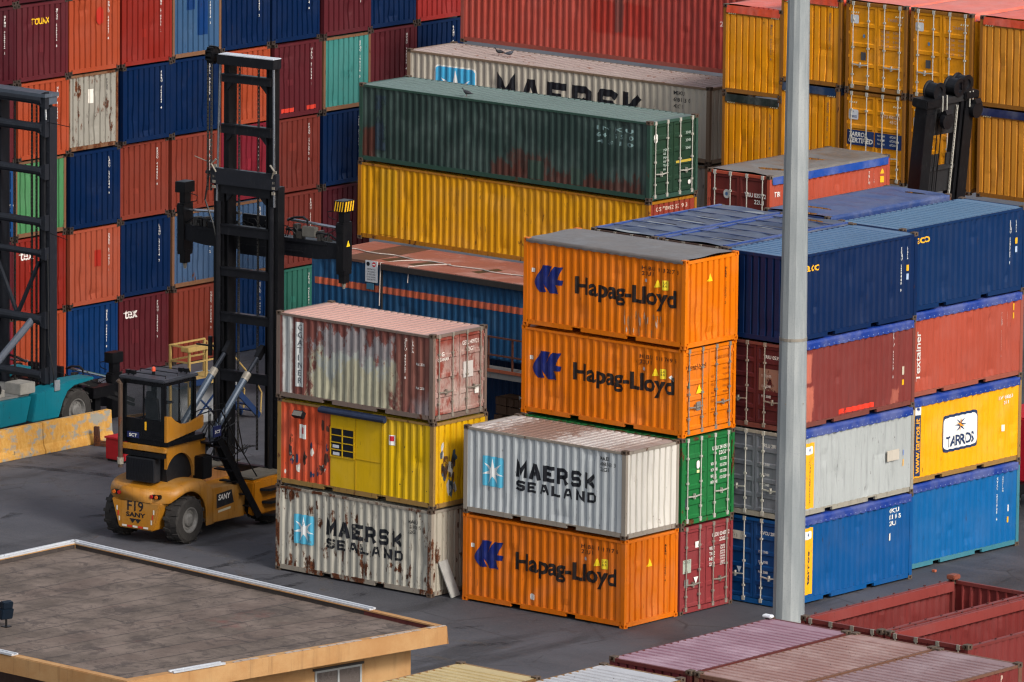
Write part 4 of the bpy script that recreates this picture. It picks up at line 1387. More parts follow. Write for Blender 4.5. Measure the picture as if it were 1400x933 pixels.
polys(cG2, 'side', [rect(1.05, 1.75, 0.22, 0.82), rect(2.9, 3.4, 0.22, 0.75)], paint('#34453d', 301, 0.02, 0.3, 0.2), 'paint_patch', off=0.003)
for k, s in enumerate(('INKU', '64155 0', '4310')):
    write(cG2, 'side', s, 3.95, 2.12 - 0.22 * k, 0.13, ink('#6f8a8a', 0.4, 4), bold=0.012, width=1.5, space=1.4)
d = cG2['doors']
decal(cG2, 'end+', rrect(-0.98, -0.80, 1.86, 2.16, 0.088), [tuple(range(24))], 0, 0, WHITE, 'sticker', d[0])
decal(cG2, 'end+', rrect(0.76, 0.90, 0.36, 0.50, 0.06), [tuple(range(24))], 0, 0, WHITE, 'sticker', d[1])
decal(cG2, 'end+', rect(0.14, 1.0, 1.10, 1.18), [(0, 1, 2, 3)], 0, 0, ink('#b39a3a'), 'paint_patch', d[1])
for k in range(3):
    write(cG2, 'end+', 'MAX\n66', -0.50, 1.55 - 0.25 * k, 0.09, ink('#a9b8ae', 0.2, 3), parent=d[0], line=0.9)
    write(cG2, 'end+', '3048', 0.62, 2.0 - 0.25 * k, 0.09, ink('#a9b8ae', 0.2, 3), parent=d[1])
write(cG1, 'end+', 'GS 78 62 57 9-3', -0.85, 2.22, 0.13, ink('#cdb8a8', 0.1, 3), bold=0.012, width=1.6)
polys(cG1, 'side', [rect(-5.25, -4.5, 0.25, 2.42)], paint('#b98a18', 302, 0.06, 0.3, 0.3), 'paint_patch', off=0.02)
cH = container('long cream container with huge black lettering and blue emblem behind the green one', -14.05, 30.3, 3 * H8, 0, 13.1, col='#b5ad9e', seed=83, rust=0.08, fade=0.35, dirt=0.35, framecol='#7d6a58',
               roofmat=paint('#978a86', 95, 0.34, 0.6, 0.3, 0.5, rustc=('#54301f', '#7d5440')))
maersk(cH, seal=False)
for k, s in enumerate(('MSKU', '698113 0', '42G1')):
    write(cH, 'side', s, 5.0, 2.2 - 0.22 * k, 0.13, ink('#2a2a2e', 0.3, 3), bold=0.012)
cH0 = container('grey container under the long cream lettered one, only its end showing', -14.05, 30.3, 2 * H8, 0, 13.1, col='#97928a', seed=86, rust=0.12, framecol='#7d6a58', back=False)
cI = container('long red container at the top behind the huge black lettering', -14.6, 32.78, 4 * H8, 0, 12.3, H9, seed=84, rust=0.05, framecol='#8f4a40',
               sidemat=paint('#a5463a', 84, 0.06, 0.4, 0.4, 0.5, patches=(('#9a2a20', -0.4, 2.2, 0.9, 2.0, 0.08, 0.5, 0.7), ('#8a3230', 2.0, 6.2, -0.2, 3.0, 1.0, 2.0, 0.6), ('#5a4440', 0.6, 0.95, 1.0, 3.0, 0.05, 0.3, 0.7))))
write(cI, 'side', '22 U1 4', 5.1, 1.62, 0.16, ink('#c9a8a0', 0.2, 3), bold=0.012)

# ------------------------------------------------------------------ blue site office with flat roof, raised one tier
off = thing('office_container', 'long blue site office with orange stripe and salmon roof behind the stacks', 'site office', (-16.2, 20.0 + W / 2, H8))
OL = 12.2
bluem = paint('#173f61', 201, 0.10, 0.6, 0.5, 0.55, fadec='#34536e')
oc = {'root': off, 'L': OL, 'H': H8, 've': 'end+'}
oc['side'] = obj('side_panel', sheet('side', OL, H8, clip(prof_side(OL), -OL / 2 + 0.1, OL / 2 - 0.1), 0.05, H8 - 0.10), bluem, off)
obj('side_panel', sheet('back', OL, H8, prof_side(OL), 0.05, H8 - 0.10), bluem, off)
for fc in ('end+', 'end-'):
    obj('end_panel', sheet(fc, OL, H8, prof_end(), 0.05, H8 - 0.10), bluem, off)
MB().box(-OL / 2, OL / 2, -W / 2 + 0.08, W / 2 - 0.08, 0.0, 0.05).box(-OL / 2, -OL / 2 + 0.12, -W / 2, -W / 2 + 0.1, 0, H8 - 0.08).box(OL / 2 - 0.12, OL / 2, -W / 2, -W / 2 + 0.1, 0, H8 - 0.08).build('frame', bluem, off)
polys(oc, 'side', [rect(-OL / 2 + 0.12, OL / 2 - 0.12, 1.60, 1.82)], paint('#a8533a', 202, 0.05, 0.4, 0.4), 'stripe', label='faded orange stripe along the wall')
gm = simple('dark_gutter', '#2c2725', 0.6, 0.4, 0, 4)
MB().box(-3.05, OL / 2, -W / 2 - 0.10, -W / 2 + 0.010, H8 - 0.20, H8 - 0.02).box(-3.10, -3.05, -W / 2 - 0.03, -W / 2 + 0.01, 0.1, H8 - 0.02).build('gutter', gm, off)
rm1 = paint('#955c4f', 203, 0.16, 0.8, 0.4, 0.6, fadec='#ab8379', rustc=('#3a2a20', '#5c4632'))
rm2 = paint('#5d4238', 204, 0.15, 0.4, 0.4, 0.55)
for k in range(10):
    x0 = -OL / 2 + OL * k / 10
    dk = k in (1,)
    MB().box(x0 + 0.012, x0 + OL / 10 - 0.012, -W / 2 - 0.02, W / 2 + 0.64, H8 - 0.08, H8 + (0.004 if k % 2 else 0.0)).build('roof_sheet', rm2 if dk else rm1, off)
    if k in (2, 3, 5, 7):
        y0 = rnd.uniform(-0.9, -0.3)
        st = MB()
        st.face([(x0 + 0.1, y0, H8 + 0.008), (x0 + 0.5, y0 - 0.12, H8 + 0.008), (x0 + 0.75, y0 + 0.8, H8 + 0.008), (x0 + 0.4, y0 + 1.0, H8 + 0.008)])
        st.build('stain', paint('#4a3a2c', 205, 0.3, 0.4, 0.4), off)
cbl = MB()
pts = [(-OL / 2 + 0.2 + 0.55 * k, 0.10 - 0.02 * k + 0.10 * math.sin(k * 1.9), H8 + 0.03) for k in range(21)]
cbl.tube(pts, 0.022, 5)
cbl.build('roof_cable', simple('pale_cable', '#b9ada4', 0.6, 0.3), off)
for x0 in (-3.1, -1.9):
    MB().tube([(x0 + 0.7, 0.0, H8 + 0.03), (x0 + 0.2, -0.7, H8 + 0.03), (x0, -W / 2 - 0.05, H8 + 0.02), (x0, -W / 2 - 0.10, H8 - 0.5 if x0 > -2 else 1.2)], 0.018, 5).build('roof_cable', simple('pale_cable', '#b9ada4', 0.6, 0.3), off)
MB().box(-3.75, -3.24, -W / 2 - 0.05, -W / 2 - 0.02, 1.92, 2.62).build('notice_board', simple('notice_white', '#b9bdc2', 0.5, 0.15), off)
nb = {'root': off, 'L': OL, 'H': H8, 've': 'end+', 'side': off.children[-1]}
pf = [(-9, -0.05), (9, -0.05)]
for k, s in enumerate(('VIETATO', "L'ACCESSO", 'AI PEDONI', 'E AI NON', 'ADDETTI')):
    vs, fs = text2d(s, 0.05, 0.01, 0.36)
    decal(nb, 'side', vs, fs, -3.68, 2.32 - 0.085 * k, BLACK, 'lettering', None, 0.004, pf)
decal(nb, 'side', rrect(-3.70, -3.56, 2.44, 2.58, 0.065), [tuple(range(24))], 0, 0, BLACK, 'sign_symbol', None, 0.004, pf)
decal(nb, 'side', rrect(-3.46, -3.30, 2.43, 2.59, 0.075), [tuple(range(24))], 0, 0, ink('#b8303a'), 'sign_symbol', None, 0.004, pf)
decal(nb, 'side', rect(-3.44, -3.32, 2.49, 2.53), [(0, 1, 2, 3)], 0, 0, WHITE, 'sign_symbol', None, 0.008, pf)
MB().box(-3.70, -3.40, -W / 2 - 0.05, -W / 2 - 0.02, 1.68, 1.88).build('notice_board', simple('notice_teal', '#2f5f78', 0.5, 0.2), off)
# gallery below the office wall
gl = thing('gallery', 'rusty steel walkway with railing under the blue site office', 'walkway', (-14.0, 19.4, 2.2))
gsteel = paint('#6d6a68', 206, 0.3, 0.4, 0.5, 0.6)
MB().box(-2.2, 3.0, -0.25, 0.55, 0.0, 0.22).build('deck', gsteel, gl)
for k in range(6):
    MB().box(-2.1 + k, -2.05 + k, -0.22, -0.17, 0.22, 1.35).build('post', paint('#5a3426', 207, 0.4, 0.3, 0.4), gl)
for z in (0.72, 1.30):
    MB().box(-2.2, 3.0, -0.24, -0.20, z, z + 0.05).build('rail', paint('#5a3426', 207, 0.4, 0.3, 0.4), gl)
MB().box(-2.2, 3.0, -0.28, -0.24, 0.20, 0.30).build('rail', paint('#8a4a34', 208, 0.3, 0.3, 0.4), gl)
for x in (-2.0, 2.8):
    MB().box(x - 0.06, x + 0.06, 0.35, 0.50, -2.2, 0.0).build('post', gsteel, gl)
cU = container('dark blue container in shadow on the ground under the site office', -12.0, 21.3, 0, 0, col='#0b2a4c', seed=209, rust=0.08, back=False)
bl = thing('scrap_bale', 'rusty pressed bale standing under the site office', 'bale', (-13.9, 20.4, 0))
b = MB()
rr = random.Random(4)
for i in range(7):
    for k in range(5):
        x0 = -0.55 + 0.16 * i
        b.box(x0, x0 + 0.15, -0.4 + rr.uniform(-0.05, 0.05), 0.35, 0.29 * k, 0.29 * k + 0.27 + rr.uniform(-0.03, 0.0))
b.build('bale', paint('#4f3a2c', 210, 0.5, 0.5, 0.5, 0.8), bl)
fr = thing('barrier_frame', 'small white tubular barrier beside the rusty bale', 'barrier', (-13.0, 20.1, 0))
MB().tube([(-0.5, 0, 0), (-0.5, 0, 1.5), (0.7, 0, 0.9), (0.7, 0, 0)], 0.035, 6).build('tube_frame', simple('white_paint', '#c2c2c0', 0.5, 0.3), fr)
MB().bar((-0.5, 0, 0.8), (0.7, 0, 0.4), 0.05).build('crossbar', simple('white_paint', '#c2c2c0', 0.5, 0.3), fr)

# ------------------------------------------------------------------ fork trucks for empty boxes
BLK = simple('black_steel', '#0b0b0e', 0.42, 0.3, 0, 2.5, 0.004, 0.3)
BLK2 = simple('worn_black_steel', '#121318', 0.40, 0.35, 0, 2.0, 0.004, 0.3, 3)
GREY = simple('grey_steel', '#1f2229', 0.45, 0.4, 0, 2.5, 0.004, 0.3)
CHROME = simple('chrome_rod', '#b9bcc2', 0.18, 0.2, 0.9, 4)
RUB = simple('tyre_rubber', '#2b2826', 0.85, 0.5, 0, 5, 0.01)
RIMM = simple('grey_rim', '#757370', 0.5, 0.5, 0.2, 5)
SANY = paint('#a36c1c', 220, 0.05, 0.6, 0.55, 0.45, fadec='#a5885c', spec=0.35)
SANYD = paint('#96683c', 221, 0.05, 0.5, 0.5, 0.6)
CAR = simple('cab_black', '#08090c', 0.3, 0.25, 0, 2)
HOSE = simple('hydraulic_hose', '#101114', 0.5, 0.3)


def wheel(parent, x, y, z, r, wd, out):
    """out = +1 when the outer face looks to +x"""
    t = thing('wheel', None, None, (x, y, z))
    t.parent = parent
    b = MB()
    p = [(-wd / 2, r * 0.55), (-wd / 2, r * 0.86), (-wd * 0.42, r * 0.96), (wd * 0.42, r * 0.96), (wd / 2, r * 0.86), (wd / 2, r * 0.55), (-wd / 2, r * 0.55)]
    b.lathe(p, (0, 0, 0), 36, 'x', False)
    for k in range(26):
        a = 2 * math.pi * k / 26
        b.tm = Matrix.Rotation(a, 4, 'X')
        s = 1 if k % 2 else -1
        b.prism([(0.02 * s, -0.055), (s * wd * 0.5, -0.02), (s * wd * 0.5, 0.075), (0.02 * s, 0.04)], r * 0.93, r)
    b.tm = None
    b.build('tyre', RUB, t)
    b = MB()
    o = out * wd / 2
    b.lathe([(o * 0.6, r * 0.56), (o * 0.95, r * 0.56), (o * 0.95, r * 0.50), (o * 0.55, r * 0.42), (o * 0.55, r * 0.30), (o * 0.85, r * 0.26), (o * 0.95, r * 0.16), (o * 0.95, 0.01)], (0, 0, 0), 24)
    for k in range(10):
        a = 2 * math.pi * k / 10
        b.box(o * 0.56 - 0.03, o * 0.56 + 0.03, r * 0.36 * math.cos(a) - 0.025, r * 0.36 * math.cos(a) + 0.025, r * 0.36 * math.sin(a) - 0.025, r * 0.36 * math.sin(a) + 0.025)
    b.build('rim', RIMM, t)
    return t


def mast(parent, y, zt, hw, beams, mid, rnd_beams=False, mat=BLK):
    """two-stage mast: outer rails to mid height, inner rails to the top, cross members at the given heights"""
    t = thing('mast', None, None, (0, y, 0))
    t.parent = parent
    for s in (-1, 1):
        b = MB()
        b.box(s * hw - 0.14, s * hw + 0.14, -0.20, 0.16, 0.55, mid)
        b.box(s * hw - 0.19, s * hw + 0.19, -0.235, -0.205, 0.60, mid)
        for k in range(int(mid / 0.55)):
            b.box(s * hw + 0.10, s * hw + 0.13, -0.262, -0.236, 0.9 + 0.55 * k, 0.94 + 0.55 * k)
        b.build('outer_rail', mat, t)
        b = MB()
        b.box(s * (hw - 0.20) - 0.10, s * (hw - 0.20) + 0.10, -0.14, 0.20, 1.0, zt)
        b.box(s * (hw - 0.30) - 0.02, s * (hw - 0.30) + 0.02, -0.18, 0.22, 1.0, zt)
        b.build('inner_rail', mat, t)
        MB().tube([(s * (hw - 0.02) , -0.28, 1.2), (s * (hw - 0.02), -0.28, mid - 0.6)], 0.075, 8).build('lift_cylinder', BLK2, t)
        MB().tube([(s * (hw + 0.06), -0.26, mid - 0.6), (s * (hw - 0.02), -0.22, zt - 0.15)], 0.038, 8).build('piston_rod', CHROME, t)
    for z, h in beams:
        b = MB()
        if rnd_beams:
            b.tube([(-hw, -0.36, z), (hw, -0.36, z)], h * 0.5, 12)
            for s in (-1, 1):
                b.prism([(s * hw - s * 0.24, z - h * 0.45), (s * hw + s * 0.16, z - h * 0.95), (s * hw + s * 0.16, z + h * 0.95), (s * hw - s * 0.24, z + h * 0.45)], -0.42, -0.24, 'xz')
        else:
            b.box(-hw + 0.10, hw - 0.10, -0.275, -0.10, z - h / 2, z + h / 2)
            b.box(-hw + 0.12, hw - 0.12, -0.31, -0.275, z + h / 2 - 0.05, z + h / 2)
            if z > 9:
                for s in (-1, 1):
                    b.prism([(s * (hw - 0.28), z - h / 2), (s * (hw - 0.52), z - h / 2), (s * (hw - 0.28), z - h / 2 - 0.24)], -0.24, -0.12, 'xz')
        b.build('cross_member', GREY if (rnd_beams or mat is GREY) else BLK2, t)
    return t


CHAIN = simple('greasy_chain', '#34322f', 0.5, 0.4)
VALVE = simple('oily_metal', '#3c3a38', 0.45, 0.4, 0.2)


def chain(parent, x, y, z0, z1, name='lift_chain', mat=None):
    b = MB()
    z, k = z0, 0
    while z < z1:
        b.box(x - 0.022, x + 0.022, y - 0.03, y + 0.03, z, z + 0.075)
        b.box(x - 0.03, x - 0.022, y - 0.02, y + 0.02, z + 0.05, z + 0.14)
        b.box(x + 0.022, x + 0.03, y - 0.02, y + 0.02, z + 0.05, z + 0.14)
        z += 0.125
    return b.build(name, mat or CHAIN, parent)


def spreader(parent, y, z, hw, stripes=True):
    t = thing('spreader', None, None, (0, y, z))
    t.parent = parent
    b = MB()
    b.prism([(-hw, -0.26), (-hw, 0.20), (hw, 0.20), (hw, -0.26), (hw - 0.9, -0.36), (-hw + 0.9, -0.36)], -0.18, 0.22, 'xz')
    b.box(-hw + 0.5, hw - 0.5, -0.215, -0.18, 0.10, 0.19)
    b.box(-hw + 1.4, hw - 1.4, -0.20, -0.18, -0.22, -0.17)
    b.build('beam', BLK2, t)
    for s in (-1, 1):
        b = MB()
        b.box(s * hw - 0.13, s * hw + 0.13, -0.24, 0.24, -0.65, 0.85)
        b.box(s * hw - 0.10, s * hw + 0.10, -0.17, 0.17, 0.85, 1.22)
        b.box(s * hw - 0.19, s * hw + 0.19, -0.28, 0.24, 1.18, 1.52)
        b.box(s * hw - 0.10, s * hw + 0.10, -0.15, 0.15, -1.02, -0.65)
        b.box(s * hw - 0.15, s * hw + 0.15, -0.20, 0.20, -0.75, -0.60)
        b.box(s * hw - 0.13, s * hw + 0.13, -0.28, -0.24, 0.55, 0.80)
        col = b.build('end_column', BLK, t, bevel=0.012)
        MB().tube([(s * hw, 0, -1.02), (s * hw, 0, -1.12), (s * hw, 0, -1.2)], 0.07, 8, 0.04).build('twist_lock', GALVD, col)
        if stripes and s > 0:
            st = MB()
            for k in range(4):
                st.face([(hw + 0.194, -0.27 + 0.13 * k, 1.20), (hw + 0.194, -0.20 + 0.13 * k, 1.20), (hw + 0.194, -0.13 + 0.13 * k if k < 3 else 0.24, 1.50), (hw + 0.194, -0.20 + 0.13 * k, 1.50)])
                st.face([(hw - 0.18 + 0.09 * k, -0.284, 1.20), (hw - 0.14 + 0.09 * k, -0.284, 1.20), (hw - 0.09 + 0.09 * k, -0.284, 1.50), (hw - 0.13 + 0.09 * k, -0.284, 1.50)])
            st.build('hazard_marking', ink('#d9a412'), col)
            MB().face([(hw + 0.134, -0.06, 0.1), (hw + 0.134, 0.12, 0.1), (hw + 0.134, 0.03, 0.30)]).build('warning_sticker', ink('#d9b81c'), col)
        MB().tube([(s * 0.9, 0.05, 0.72), (s * hw, 0.05, 0.62)], 0.045, 8).build('extension_cylinder', CHROME, t)
        MB().tube([(s * 0.9, -0.02, 0.70), (s * 1.2, -0.1, 0.82), (s * 1.55, -0.1, 0.86), (s * 1.7, -0.1, 0.78), (s * 1.72, -0.1, 0.55), (s * 1.3, -0.1, 0.42), (s * 0.9, -0.1, 0.44)], 0.04, 6).build('hose', HOSE, t)
        MB().tube([(s * 1.9, -0.1, 0.3), (s * 2.2, -0.16, 0.46), (s * 2.6, -0.12, 0.42), (s * (hw - 0.1), -0.1, 0.25)], 0.03, 6).build('hose', HOSE, t)
        b = MB()
        b.box(s * 1.25 - 0.07, s * 1.25 + 0.07, -0.12, 0.1, 0.20, 0.62)
        b.box(s * 2.15 - 0.05, s * 2.15 + 0.05, -0.16, 0.1, 0.20, 0.50)
        for k in range(4):
            b.box(s * (2.35 + 0.09 * k) - 0.03, s * (2.35 + 0.09 * k) + 0.03, -0.2, -0.12, 0.22, 0.30 + 0.05 * (k % 3))
        b.build('valve_block', VALVE, t)
        MB().tube([(s * (hw - 0.25), -0.1, 0.9), (s * (hw - 0.5), -0.1, 0.96), (s * (hw - 0.55), -0.1, 1.12), (s * (hw - 0.15), -0.1, 1.2)], 0.015, 5).build('hose', HOSE, t)
    cl = random.Random(int(hw * 10))
    for k in range(14):
        x = cl.uniform(-hw + 0.4, hw - 0.4)
        MB().tube([(x, -0.12, 0.22), (x + cl.uniform(-0.15, 0.15), -0.16, 0.22 + cl.uniform(0.12, 0.42)), (x + cl.uniform(0.1, 0.5), -0.14, 0.24 + cl.uniform(0.05, 0.4)), (x + cl.uniform(0.3, 0.7), -0.12, 0.22)], 0.018, 5).build('hose', HOSE, t)
    for k in range(6):
        x = cl.uniform(-hw + 0.5, hw - 0.5)
        MB().box(x - 0.09, x + 0.09, -0.19, 0.05, 0.21, 0.21 + cl.uniform(0.1, 0.3)).build('valve', VALVE if k % 2 else BLK, t)
    MB().box(1.55, 2.05, -0.2, 0.0, 0.28, 0.60).build('control_box', simple('grey_box', '#5c5a55', 0.5, 0.4), t, bevel=0.02)
    b = MB()
    b.box(-0.75, 0.75, -0.10, 0.02, -0.45, 0.75)
    b.box(-0.8, 0.8, -0.14, -0.10, -0.5, -0.35)
    b.build('carriage_plate', BLK2, t)
    return t


tr = thing('container_fork_truck', 'yellow fork truck marked F19 with tall black mast and spreader', 'fork truck', (-11.81, 1.22, 0), R(5.5))
ay = -0.28
for s in (-1, 1):
    wheel(tr, s * 1.12, ay, 0.72, 0.72, 0.50, s)
    wheel(tr, s * 1.25, 3.75, 0.62, 0.62, 0.55, s)
# counterweight: one shell, rounded behind, with an arch over each rear wheel
def shell_sec(y):
    t_ = min(1.0, max(0.0, (-y - 0.42) / 0.80))
    hw_ = 1.34 * (1 - t_ ** 2.6) ** 0.5 + 0.0
    hw_ = max(hw_, 0.62)
    r2 = 0.86 ** 2 - (y - ay) ** 2
    zb = 0.40 if y > 0.57 else (0.72 + math.sqrt(r2) if r2 > 0 else 1.28)
    if y < -0.95:
        zb = 1.28
    ztp = 1.70 + 0.17 * max(0.0, 1 - ((y - 0.05) / 0.9) ** 2) if y < 0.6 else 1.56 + 0.20 * max(0.0, 1 - (y - 0.6) / 0.36)
    return hw_, zb, ztp


b = MB()
ys = [-1.215, -1.19, -1.14, -1.08, -1.0, -0.92, -0.82, -0.7, -0.55, -0.4, -0.25, -0.1, 0.05, 0.2, 0.32, 0.42, 0.5, 0.56, 0.575, 0.7, 0.85, 0.97]
secs = []
for y in ys:
    hw_, zb, ztp = shell_sec(y)
    row = []
    half = [(hw_ - 0.03, zb), (hw_, zb + 0.05), (hw_, ztp - 0.20), (hw_ - 0.03, ztp - 0.11), (hw_ - 0.10, ztp - 0.03), (hw_ - 0.22, ztp)]
    for x, z in [(-x, z) for x, z in half] + half[::-1]:
        row.append(b.pt((x, y, z)))
    secs.append(row)
for r0, r1 in zip(secs, secs[1:]):
    for k in range(len(r0) - 1):
        b.f.append([r0[k], r0[k + 1], r1[k + 1], r1[k]])
b.f += [secs[0], secs[-1][::-1]]
cw = b.build('counterweight', SANY, tr, smooth=True)
b = MB()
b.prism([(-0.92, 1.30), (0.92, 1.30), (0.64, 0.42), (-0.64, 0.42)], -1.20, -0.55, 'xz')
b.build('counterweight_skirt', SANY, tr, bevel=0.04)
for s in (-1, 1):
    # light cluster
    b = MB()
    b.box(min(s * 0.52, s * 0.88), max(s * 0.52, s * 0.88), -1.215, -1.02, 1.42, 1.55)
    tl = b.build('tail_light', CAR, tr, bevel=0.02)
    for x, hx in ((s * 0.61, '#a01c1c'), (s * 0.79, '#c2601c')):
        MB().lathe([(-1.235, 0.055), (-1.21, 0.06)], (x, 0, 1.485), 12, 'y').build('lens', simple('lamp_lens', hx, 0.2, 0.2), tl)
    for z in (0.62, 0.78, 0.94):
        MB().face([(s * 0.60 + s * (z - 0.62) * 0.27 - 0.025, -1.206, z), (s * 0.60 + s * (z - 0.62) * 0.27 + 0.025, -1.206, z), (s * 0.60 + s * (z - 0.62) * 0.27 + 0.025, -1.206, z + 0.14), (s * 0.60 + s * (z - 0.62) * 0.27 - 0.025, -1.206, z + 0.14)]).build('reflector', ink('#b8301c' if z == 0.78 else '#c9c2b8'), tr)
for k in range(5):
    MB().face([(-0.5 + 0.2 * k, -1.206, 0.47), (-0.32 + 0.2 * k, -1.206, 0.47), (-0.32 + 0.2 * k, -1.206, 0.53), (-0.5 + 0.2 * k, -1.206, 0.53)]).build('reflector', ink('#b8301c' if k % 2 else '#c9c2b8'), tr)


def flat_text(parent, body, cap, origin, ux, uz, mat, **kw):
    """flat lettering on any plane: origin, unit across, unit up"""
    vs, fs = text2d(body, cap, **kw)
    o, a, c_ = Vector(origin), Vector(ux), Vector(uz)
    me = bpy.data.meshes.new('lettering')
    me.from_pydata([tuple(o + a * x + c_ * y) for x, y in vs], [], fs)
    return obj('lettering', me, mat, parent)


flat_text(tr, 'F19', 0.30, (-0.30, -1.208, 0.98), (1, 0, 0), (0, 0, 1), BLACK, bold=0.012, width=0.60)
flat_text(tr, 'SANY', 0.13, (-0.34, -1.208, 0.80), (1, 0, 0), (0, 0, 1), BLACK, bold=0.03, width=0.72)
MB().face([(-0.22, -1.208, 0.74), (-0.10, -1.208, 0.60), (0.0, -1.208, 0.72), (0.10, -1.208, 0.60), (0.22, -1.208, 0.74)]).build('emblem', BLACK, tr)
# main frame and side boxes
b = MB()
b.box(-0.95, 0.95, 0.6, 4.2, 0.62, 1.15)
b.prism([(0.86, 0.45), (2.45, 0.42), (2.62, 1.42), (0.86, 1.50)], 0.86, 1.36, 'yz')
b.prism([(0.86, 0.45), (2.45, 0.42), (2.62, 1.42), (0.86, 1.50)], -1.36, -0.86, 'yz')
b.build('chassis', SANY, tr, bevel=0.02)
for s in (-1, 1):
    b = MB()
    b.prism([(2.58, 0.42), (4.95, 0.34), (4.95, 1.40), (3.6, 1.50), (2.62, 1.46)], min(s * 0.55, s * 1.60), max(s * 0.55, s * 1.60), 'yz')
    b.build('front_mudguard', SANYD if s < 0 else paint('#a5670f', 222, 0.03, 0.4, 0.45, 0.5), tr, bevel=0.05)
for s in (-1, 1):
    MB().box(min(s * 0.6, s * 1.5), max(s * 0.6, s * 1.5), 2.7, 4.9, 1.50, 1.55).build('deck_plate', simple('dusty_plate', '#5f594f', 0.7, 0.4), tr)
for z, y0 in ((1.22, 2.9), (0.82, 3.0), (0.42, 3.1)):
    MB().prism([(1.60, y0), (1.90, y0 + 0.1), (1.90, y0 + 0.95), (1.60, y0 + 1.05)], z - 0.08, z).build('step', BLK2, tr, bevel=0.015)
flat_text(tr, 'SANY', 0.16, (1.366, 1.12, 1.10), (0, 1, 0), (0, 0, 1), WHITE, bold=0.03, width=0.62, shear=0.15)
MB().face([(1.362, 1.04, 0.86), (1.362, 1.92, 0.92), (1.362, 1.80, 1.34), (1.362, 1.04, 1.30)]).build('emblem', BLACK, tr)
MB().face([(1.364, 1.12, 0.72), (1.364, 1.75, 0.76), (1.364, 1.75, 0.83), (1.364, 1.12, 0.79)]).build('sticker', ink('#c9c2ae'), tr)
# engine deck, radiator, cab support
b = MB()
b.prism([(-0.45, 1.78), (0.55, 1.78), (1.5, 2.15), (1.5, 2.9), (-0.2, 2.9), (-0.55, 2.6)], -0.62, 0.62, 'yz')
b.build('engine_cover', simple('engine_black', '#17181c', 0.5, 0.5), tr)
for s in (-1, 1):
    b = MB()
    yk = [-0.62 + 0.06 * k for k in range(33)]
    for y0, y1 in zip(yk, yk[1:]):
        def az(y):
            q_ = 0.70 ** 2 - (y - 0.02) ** 2
            return max(1.80, 1.95 + math.sqrt(q_)) if q_ > 0 else 1.80
        b.prism([(y0, az(y0)), (y1, az(y1)), (y1, 2.95), (y0, 2.95)], min(s * 0.64, s * 0.74), max(s * 0.64, s * 0.74), 'yz')
    b.build('cab_support', SANY, tr)
MB().box(-0.86, 0.86, -0.78, 1.15, 2.95, 3.11).build('cab_floor', CAR, tr, bevel=0.02)
b = MB()
b.box(-0.60, 0.46, -0.90, -0.56, 1.82, 2.56)
b.build('radiator', simple('radiator_black', '#1d1f24', 0.55, 0.4, 0, 8), tr, bevel=0.02)
b = MB()
for k in range(17):
    b.box(-0.57 + 0.061 * k, -0.545 + 0.061 * k, -0.915, -0.898, 1.86, 2.52)
b.build('radiator_grille', BLK2, tr)
MB().box(0.66, 1.05, 0.75, 1.25, 1.75, 2.45).build('air_filter_box', BLK, tr, bevel=0.03)
MB().box(-0.80, 0.80, -0.90, -0.74, 2.60, 2.74).build('rear_bumper', CAR, tr)
MB().box(-0.82, 0.82, -0.86, -0.70, 2.76, 2.93).build('rear_beam', SANY, tr, bevel=0.02)
# cab
cab = thing('cab', None, None, (0, -0.05, 3.10))
cab.parent = tr
b = MB()
b.box(-0.78, 0.78, -0.78, 0.78, 0.0, 0.12)
for x in (-0.74, 0.74):
    for y in (-0.74, 0.74):
        b.box(x - 0.065, x + 0.065, y - 0.065, y + 0.065, 0.12, 1.78)
b.box(-0.74, 0.74, -0.77, -0.70, 0.12, 0.62)
b.box(-0.77, -0.70, -0.74, 0.74, 0.12, 0.50)
b.box(0.70, 0.77, -0.74, 0.1, 0.12, 0.55)
for x in (-0.74, 0.74):
    b.box(x - 0.04, x + 0.04, -0.74, 0.74, 1.68, 1.80)
for y in (-0.74, 0.74):
    b.box(-0.74, 0.74, y - 0.04, y + 0.04, 1.66, 1.80)
b.box(-0.03, 0.03, -0.775, -0.735, 0.62, 1.7)
b.box(0.735, 0.775, -0.02, 0.03, 0.5, 1.7)
b.build('cab_frame', CAR, cab, bevel=0.012)
b = MB()
b.box(-0.86, 0.86, -0.88, 0.86, 1.80, 1.90)
rf = b.build('roof', simple('cab_roof', '#33353c', 0.45, 0.4), cab, bevel=0.03)
tg = NT('cab_glass')
tg.out((0.03, 0.04, 0.045, 1), 0.04, None, 0.5)
tg.b.inputs['Alpha'].default_value = 0.18
for a in ((-0.67, -0.05, -0.755, -0.745, 0.64, 1.66), (0.05, 0.67, -0.755, -0.745, 0.64, 1.66), (0.745, 0.755, -0.67, -0.04, 0.56, 1.66), (0.745, 0.755, 0.05, 0.67, 0.2, 1.66), (-0.755, -0.745, -0.67, 0.67, 0.52, 1.66), (-0.67, 0.67, 0.745, 0.755, 0.15, 1.66)):
    MB().box(*a).build('window', tg.m, cab)
b = MB()
b.box(-0.28, 0.28, -0.35, 0.15, 0.30, 0.48)
b.prism([(-0.30, 0.45), (-0.22, 0.45), (-0.32, 1.22), (-0.42, 1.20)], -0.26, 0.26, 'yz')
b.box(-0.15, 0.15, -0.46, -0.36, 1.18, 1.42)
b.build('seat', simple('seat_cloth', '#1f2026', 0.8, 0.4), cab, bevel=0.03)
MB().lathe([(0, 0.20), (0.03, 0.20), (0.03, 0.17), (0, 0.17)], (0, 0.42, 0.95), 16, 'z').build('steering_wheel', CAR, cab)
MB().lathe([(1.90, 0.05), (1.98, 0.05), (2.0, 0.03)], (-0.05, -0.2, 0), 10, 'z').build('beacon_base', CAR, rf)
